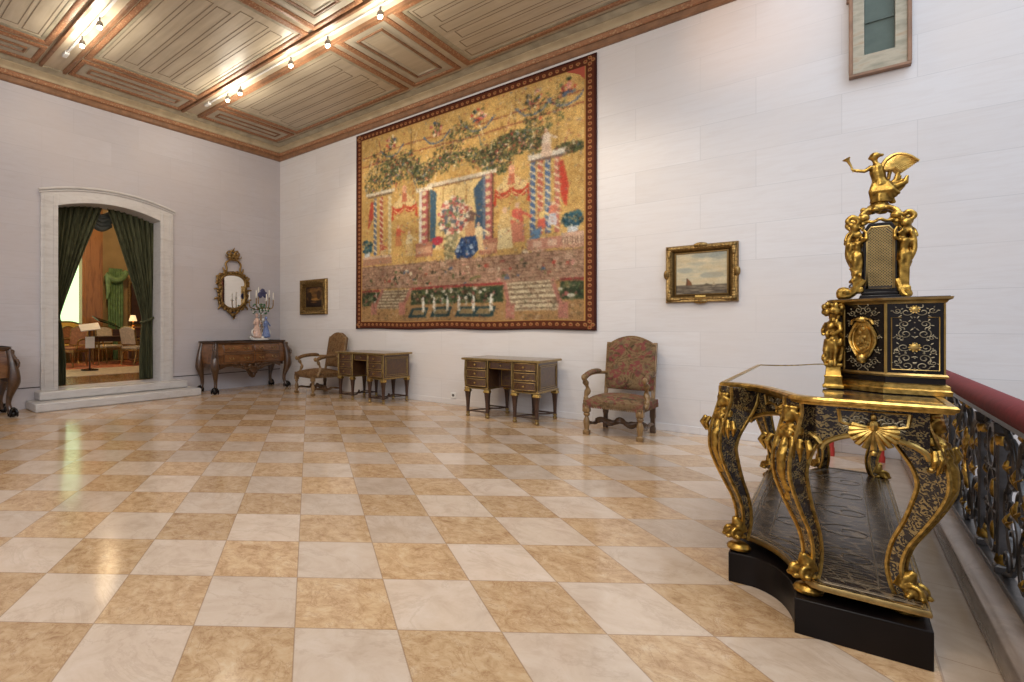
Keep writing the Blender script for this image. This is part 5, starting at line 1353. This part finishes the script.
# ================================================================== green curtains in the doorway
CURT = NT('green_velvet'); _v = CURT.coord()
CURTM = CURT.out(CURT.ramp(CURT.noise(CURT.scale(_v,(9,9,.8)), 4, 3), [(.3,(.028,.030,.014)),(.55,(.072,.074,.036)),(.8,(.13,.128,.066))]), .8, 0, .25)
def curtain(label, outer, top_in, tie_in, bot_in, folds, ph):
    t = thing('curtain', label, 'curtain', (-.22, (outer+tie_in)/2, SILL-.02), 0, 'green doorway curtains'); oy = (outer+tie_in)/2; oz = SILL-.02
    ZTOP, ZTIE = 3.46, 1.45
    def fn(u, v):
        z = SILL+(ZTOP-SILL)*v
        if z > ZTIE:
            k = (z-ZTIE)/(ZTOP-ZTIE); yi = tie_in+(top_in-tie_in)*(k**1.12)
        else:
            k = (ZTIE-z)/(ZTIE-SILL); yi = tie_in+(bot_in-tie_in)*min(1,k*1.6)**.7
        am = .035*(.55+.45*min(1,abs(z-ZTIE)*1.4))
        y = outer+(yi-outer)*u
        x = -.045+am*math.sin(2*PI*folds*u+ph+.6*math.sin(3*v))+.012*math.sin(2*PI*folds*2.3*u+2)-.02*math.sin(PI*u)
        return (x, y-oy, z-oz)
    obj('drape', MB().grid(110, 60, fn), CURTM, t, solid=.008)
    sg = 1 if tie_in > outer else -1; P = []
    for k in range(20):
        a = 2*PI*k/19; P.append((-.05-.085*math.sin(a), (outer+tie_in)/2-oy+.5*abs(tie_in-outer)*1.12*math.cos(a), ZTIE-oz-.03+.05*math.cos(a)*-sg))
    obj('tieback', MB().tube(P[:-1], .022, 8, closed=True), CURTM, t)
    return t
curtain('dark green velvet curtain tied back at the left jamb of the doorway', -4.868, -3.975, -4.73, -4.63, 8, 0)
curtain('dark green velvet curtain tied back at the right jamb of the doorway', -3.017, -3.945, -3.25, -3.29, 8, 1)
# short swagged valance between them
m = MB()
for k in range(4):
    m.tube(spline([(-.44,-4.15,3.36-.07*k),(-.42,-3.96,3.28-.075*k),(-.44,-3.78,3.36-.07*k)],6), .05, 8)
vl = obj('valance', m, m_plain('grey_green_silk',(.055,.06,.05),.6,0,.3,12)); tag(vl, 'grey-green gathered valance behind the meeting point of the two curtains', 'valance')

# ================================================================== the drawing room beyond the doorway
FZ = .29
W2 = m_plain('drawing_room_wall', (.36,.25,.11), .7, 0, .1, 3)
PANW = m_wood('panelled_oak', (.16,.065,.018), (.36,.16,.05), .4, (6,6,1))
PARQ = m_wood('parquet', (.13,.06,.02), (.32,.165,.06), .22, (2,10,2), .3)
struct('floor_2', MB().bx(-9, -.35, -9, 2, 0, FZ), PARQ, smooth=False)
struct('wall_back', MB().bx(-7.2, -7, -9, 2, FZ, 5), W2, smooth=False)
struct('wall_side', MB().bx(-7, -.35, 1.6, 1.8, FZ, 5), W2, smooth=False)
struct('ceiling_2', MB().bx(-7.2, -.35, -9, 2, 5, 5.2), W2, smooth=False)
WING = m_emit('bright_window_glass', (.52,.80,.46), 1.55)
w1 = struct('window_1', MB().bx(-7, -6.95, -3.4, -3.3, 1.3, 3.9).bx(-7,-6.95,-3.4,-1.88,1.25,1.35).bx(-7,-6.95,-3.4,-1.88,3.85,3.95), PANW, bevel=.004)
obj('pane', MB().bx(-6.985,-6.975,-3.35,-1.88,1.3,3.9), WING, w1)
g_ = MB()
for (y, z, r) in ((-2.2,1.75,.16),(-2.05,1.6,.12),(-2.4,1.7,.2),(-2.25,2.15,.06)): g_.ell((-6.96,y,z),(.01,r,r*.8),10)
struct('trim_11', MB().bx(-6.99,-6.72,-1.93,-1.30,FZ,5).bx(-6.72,-6.69,-1.85,-1.38,.6,4.6), PANW, bevel=.01)
gc = MB().grid(60, 12, lambda u, v: (-6.75+.05*math.sin(u*2*PI*6), -1.10+.44*u+.06*math.sin(PI*v)*(u-.5), .95+2.15*v))
GCUR = m_plain('pale_green_silk', (.16,.27,.11), .55, 0, .3, 8)
gt = thing('curtain', 'pale green silk curtain hanging beside the wooden pilaster in the far room', 'curtain', (-6.75,-.88,FZ))
gc.xf(Matrix.Translation((6.75,.88,-FZ))); obj('drape', gc, GCUR, gt, solid=.01)
pm_ = MB().tube(spline([(.03,-.34,2.60),(.10,-.1,2.45),(.10,.15,2.5),(.03,.34,2.72)],5), .10, 8); pm_.tube([(.06,-.28,2.55),(.08,-.27,2.1),(.06,-.30,1.85)], [.09,.07,.03], 8); obj('swag', pm_, GCUR, gt)
obj('inner_fall', MB().tube([(.0,.0,.0),(.0,.0,.7)], .14, 10, flat=(1,.5)), GCUR, gt)
# gilt settee
GFAB = m_plain('gold_silk', (.66,.42,.07), .5, 0, .3, 14)
t = thing('settee', 'gilt settee with gold upholstery under the bright far-room window', 'settee', (-6.28,-2.80,FZ), R(90))
for sx in (-1,1):
    for sy in (-.25,.25): obj('leg', MB().lathe((sx*.72,sy), [(.02,0),(.03,.03),(.025,.2),(.04,.3)], 8), GILT, t)
    obj('arm', MB().tube(spline([(sx*.8,.28,.72),(sx*.82,0,.70),(sx*.82,-.25,.66),(sx*.8,-.28,.45)],4), .045, 8), GILT, t)
obj('seat', MB().bx(-.8,.8,-.3,.3,.28,.5), GFAB, t, bevel=.04)
P = [(-.82,.45),(.82,.45)]+[(.82-1.64*i/16, 1.02+.12*math.sin(PI*i/16)+.03*math.sin(PI*i*3/16)) for i in range(17)]
obj('backrest', MB().prism(P, .24, .33, lambda a, b, h: (a, h, b)), GFAB, t, bevel=.02)
obj('crest_rail', MB().tube([(a,.27,b) for a, b in P[2:]], .035, 8), GILT, t)
# gilt chairs
def gilt_chair(label, loc, rotz, fab, s=1.0):
    t = thing('gilt_armchair', label, 'armchair', loc, rotz, 'gilt chairs in the far room')
    for sx in (-1,1):
        obj('leg', MB().tube(spline([(sx*.24,-.24,.40),(sx*.27,-.28,.28),(sx*.23,-.23,.10),(sx*.26,-.27,0)],4), [.028-.0009*i for i in range(13)], 8), GILT, t)
        obj('leg', MB().tube(spline([(sx*.22,.22,.40),(sx*.23,.24,.2),(sx*.22,.29,0)],4), [.026-.001*i for i in range(9)], 8), GILT, t)
        obj('arm', MB().tube(spline([(sx*.25,.22,.66),(sx*.30,0,.66),(sx*.31,-.14,.62),(sx*.27,-.12,.52),(sx*.28,-.17,.42)],4), .022, 8), GILT, t)
    obj('seat_rail', MB().bx(-.29,.29,-.28,.26,.34,.40), GILT, t, bevel=.015)
    obj('seat', MB().bx(-.27,.27,-.26,.24,.39,.47), fab, t, bevel=.03)
    P = [(-.24,.52),(.24,.52)]+[(.25-.5*i/12, .90+.07*math.sin(PI*i/12)) for i in range(13)]
    f = lambda a, b, h: (a, .22+(b-.5)*.2+h, b)
    obj('backrest', MB().prism(P, -.03, .03, f), fab, t, bevel=.012)
    obj('back_frame', MB().tube([f(a,b,-.01) for a,b in P], .026, 8, closed=True), GILT, t)
    return t
CREAM = m_plain('cream_damask', (.50,.43,.32), .7, 0, .2, 18); RUST = m_plain('rust_damask', (.28,.12,.05), .7, 0, .3, 18)
gilt_chair('gilt armchair with cream back, centre of the far room behind the table', (-5.08,-1.80,FZ+.022), R(100), CREAM)
gilt_chair('gilt armchair with cream seat turned sideways, beside the right doorway curtain', (-3.78,-1.66,FZ+.022), R(200), CREAM)
gilt_chair('gilt armchair with rust seat, far room behind the left doorway curtain', (-4.15,-3.15,FZ+.022), R(30), RUST)
gilt_chair('gilt armchair with rust seat, between the sign stand and the settee', (-5.25,-2.62,FZ+.022), R(120), RUST)
# long table
t = thing('table', 'dark narrow table standing in the middle of the far room', 'table', (-4.42,-1.90,FZ+.008), R(90))
obj('table_top', MB().bx(-.62,.62,-.25,.25,.70,.74), DWOOD, t, bevel=.01); obj('frieze', MB().bx(-.56,.56,-.2,.2,.60,.70), DWOOD, t)
for sx in (-1,1):
    for sy in (-1,1): obj('leg', MB().lathe((sx*.54,sy*.18), [(.015,0),(.02,.05),(.03,.6)], 8), GILT, t)
# instrument with raised lid
t = thing('harpsichord', 'small dark keyboard instrument with propped lid behind the table', 'harpsichord', (-5.85,-1.53,FZ), R(90))
obj('case', MB().bx(-.30,.30,-.3,.3,.70,.92), DWOOD, t, bevel=.01)
obj('lid', MB().prism([(-.34,-.3),(.34,-.3),(.34,.3),(-.34,.3)], 0, .02).xf(Matrix.Translation((0,.1,1.12))@Matrix.Rotation(R(18),4,'Y')@Matrix.Rotation(R(14),4,'X')), EBONY, t)
obj('lid_prop', MB().tube([(.28,0,.9),(.28,.1,1.10)], .012, 6), GILT, t)
for sx in (-1,1):
    for sy in (-1,1): obj('leg', MB().lathe((sx*.24,sy*.24), [(.015,0),(.035,.55),(.04,.70)], 8), GILT, t)
# sign stand with sheet and slanted board
t = thing('sign_stand', 'slim dark stand with white sheet and slanted white board, just inside the doorway', 'stand', (-2.92,-3.19,FZ+.0075), R(80))
obj('base', MB().lathe((0,0), [(.19,0),(.19,.02),(.03,.04),(.02,.05)], 18), EBONY, t); obj('pole', MB().lathe((0,0), [(.02,.04),(.02,.95)], 10), DWOOD, t)
obj('sheet', MB().bx(-.10,.10,-.03,-.022,.50,.76), PLASTIC, t)
obj('board', MB().bx(-.21,.21,-.15,.15,-.01,.01).xf(Matrix.Translation((0,0,.98))@Matrix.Rotation(R(28),4,'X')@Matrix.Rotation(R(-8),4,'Y')), PLASTIC, t)
# shelf cabinet with lamp
t = thing('display_cabinet', 'dark open-shelved cabinet at the back right of the far room', 'cabinet', (-5.6,-.74,FZ), R(90))
m = MB().bx(-.38,.38,.16,.2,0,.98)
for x in (-.38,.34): m.bx(x,x+.04,-.2,.2,0,.98)
obj('case', m, PANW, t)
for z in (.02,.34,.66,.96): obj('shelf', MB().bx(-.38,.38,-.2,.2,z,z+.03), PANW, t)
t = thing('table_lamp', 'small lit lamp with cream shade on the far-room cabinet', 'lamp', (-5.6,-.86,FZ+.99))
obj('base', MB().lathe((0,0), [(.06,0),(.05,.02),(.02,.05),(.035,.12),(.012,.2)], 12), GILT, t); obj('lamp_shade', MB().lathe((0,0), [(.12,.17),(.07,.34),(.065,.34),(.11,.17)], 16), m_emit('lamp_shade_glow',(1,.72,.40),.9), t)
pf = thing('framed_picture', 'tall gilt framed dark picture on the back wall, right of the green silk curtain', 'picture', (-6.99,.05,2.0))
obj('frame', MB().sweep([(-.42,-.75),(.42,-.75),(.42,.75),(-.42,.75)], [(0,0),(0,.05),(.06,.06),(.11,.02),(.11,0)], True, 0, side=-1).xf(Matrix(((0,0,1,0),(1,0,0,0),(0,1,0,0),(0,0,0,1)))), GILT, pf)
obj('canvas', MB().bx(0,.012,-.33,.33,-.66,.66), DWOOD, pf)
t = thing('rug', 'red patterned rug on the floor of the far room', 'rug', (-4.6,-1.9,FZ))
obj('pile', MB().bx(-.95,1.15,-1.7,.8,.0,.008), m_pattern('rug_red', (.45,.12,.06), (.55,.30,.16), 9), t)
t = thing('rug', 'cream carpet lying just inside the doorway', 'rug', (-2.55,-3.2,FZ))
obj('pile', MB().bx(-.85,.85,-1.5,1.5,.0,.007), m_pattern('rug_cream', (.50,.40,.29), (.60,.51,.38), 6), t)

# ================================================================== light
def area(name, loc, target, sx, sy, power, col):
    d = bpy.data.lights.new(name, 'AREA'); d.shape = 'RECTANGLE'; d.size = sx; d.size_y = sy; d.energy = power; d.color = col
    o = bpy.data.objects.new(name, d); COL.objects.link(o); o.location = loc
    o.rotation_euler = (Vector(target)-Vector(loc)).to_track_quat('-Z','Y').to_euler(); return o
def point(name, loc, power, col, r=.3):
    d = bpy.data.lights.new(name, 'POINT'); d.energy = power; d.color = col; d.shadow_soft_size = r
    o = bpy.data.objects.new(name, d); COL.objects.link(o); o.location = loc; return o
area('skylight', (12.4,-4.5,8.6), (10.5,-3,0), 6, 9, 570, (.68,.83,1.0))
area('hall_fill_back', (6.5,-11.5,5.0), (3.5,-2,1.6), 7, 2.5, 300, (1,.97,.93))  # unseen area lamp added behind the camera for even fill
area('hall_fill_side', (8.0,-6.5,5.1), (4.0,-1.5,1.0), 3, 3, 140, (1,.96,.90))  # unseen overhead area lamp added to even out the room
def spot(name, loc, target, power, ang, col=(1,.86,.66), blend=.7, r=.06):
    d = bpy.data.lights.new(name, 'SPOT'); d.energy = power; d.color = col; d.spot_size = R(ang); d.spot_blend = blend; d.shadow_soft_size = r
    o = bpy.data.objects.new(name, d); COL.objects.link(o); o.location = loc
    o.rotation_euler = (Vector(target)-Vector(loc)).to_track_quat('-Z','Y').to_euler(); return o
spot('tapestry_light', (3.3,-2.7,5.1), (3.4,0,2.6), 190, 80)
spot('tapestry_light', (5.2,-2.7,5.1), (5.3,0,2.7), 190, 80)
spot('tapestry_light', (6.2,-3.2,5.1), (7.0,0,1.6), 130, 60)
spot('door_light', (2.4,-5.0,5.1), (0,-3.6,1.6), 30, 75)
spot('console_light', (8.1,-6.2,5.1), (8.75,-4.2,1.1), 120, 40, (1,.88,.7))
spot('warm_wall_spot', (7.6,-1.6,5.0), (8.0,0,4.7), 26, 55, (1,.55,.25), 1.0)  # added spot without a fitting, tints the wall by the bracket orange
point('drawing_room_fill', (-3.4,-2.6,4.75), 230, (1,.74,.44), .3)  # unseen point lamp added above lintel height to brighten the far room
point('drawing_room_fill', (-4.6,-5.2,3.0), 90, (1,.75,.45), .3)  # second added lamp, hidden behind the left curtain, lifts the far furniture
w = bpy.data.worlds.new('World'); SC.world = w; w.use_nodes = True
bg = w.node_tree.nodes['Background']; bg.inputs[0].default_value = (.86,.88,1.0,1); bg.inputs[1].default_value = .60

# ================================================================== camera
cd = bpy.data.cameras.new('camera'); cam = bpy.data.objects.new('camera', cd); COL.objects.link(cam)
cam.location = (8.683,-7.726,1.30); cam.rotation_euler = (R(90),0,R(47.02))
cd.sensor_width = 36; cd.lens = 17.913; cd.shift_x = .2151; cd.shift_y = -.0146; cd.clip_start = .05; cd.clip_end = 100
SC.camera = cam
SC.view_settings.view_transform = 'Standard'; SC.view_settings.look = 'None'; SC.view_settings.exposure = 0; SC.view_settings.gamma = 1
SC.cycles.max_bounces = 7; SC.cycles.diffuse_bounces = 4; SC.cycles.glossy_bounces = 4
SC.cycles.use_denoising = True
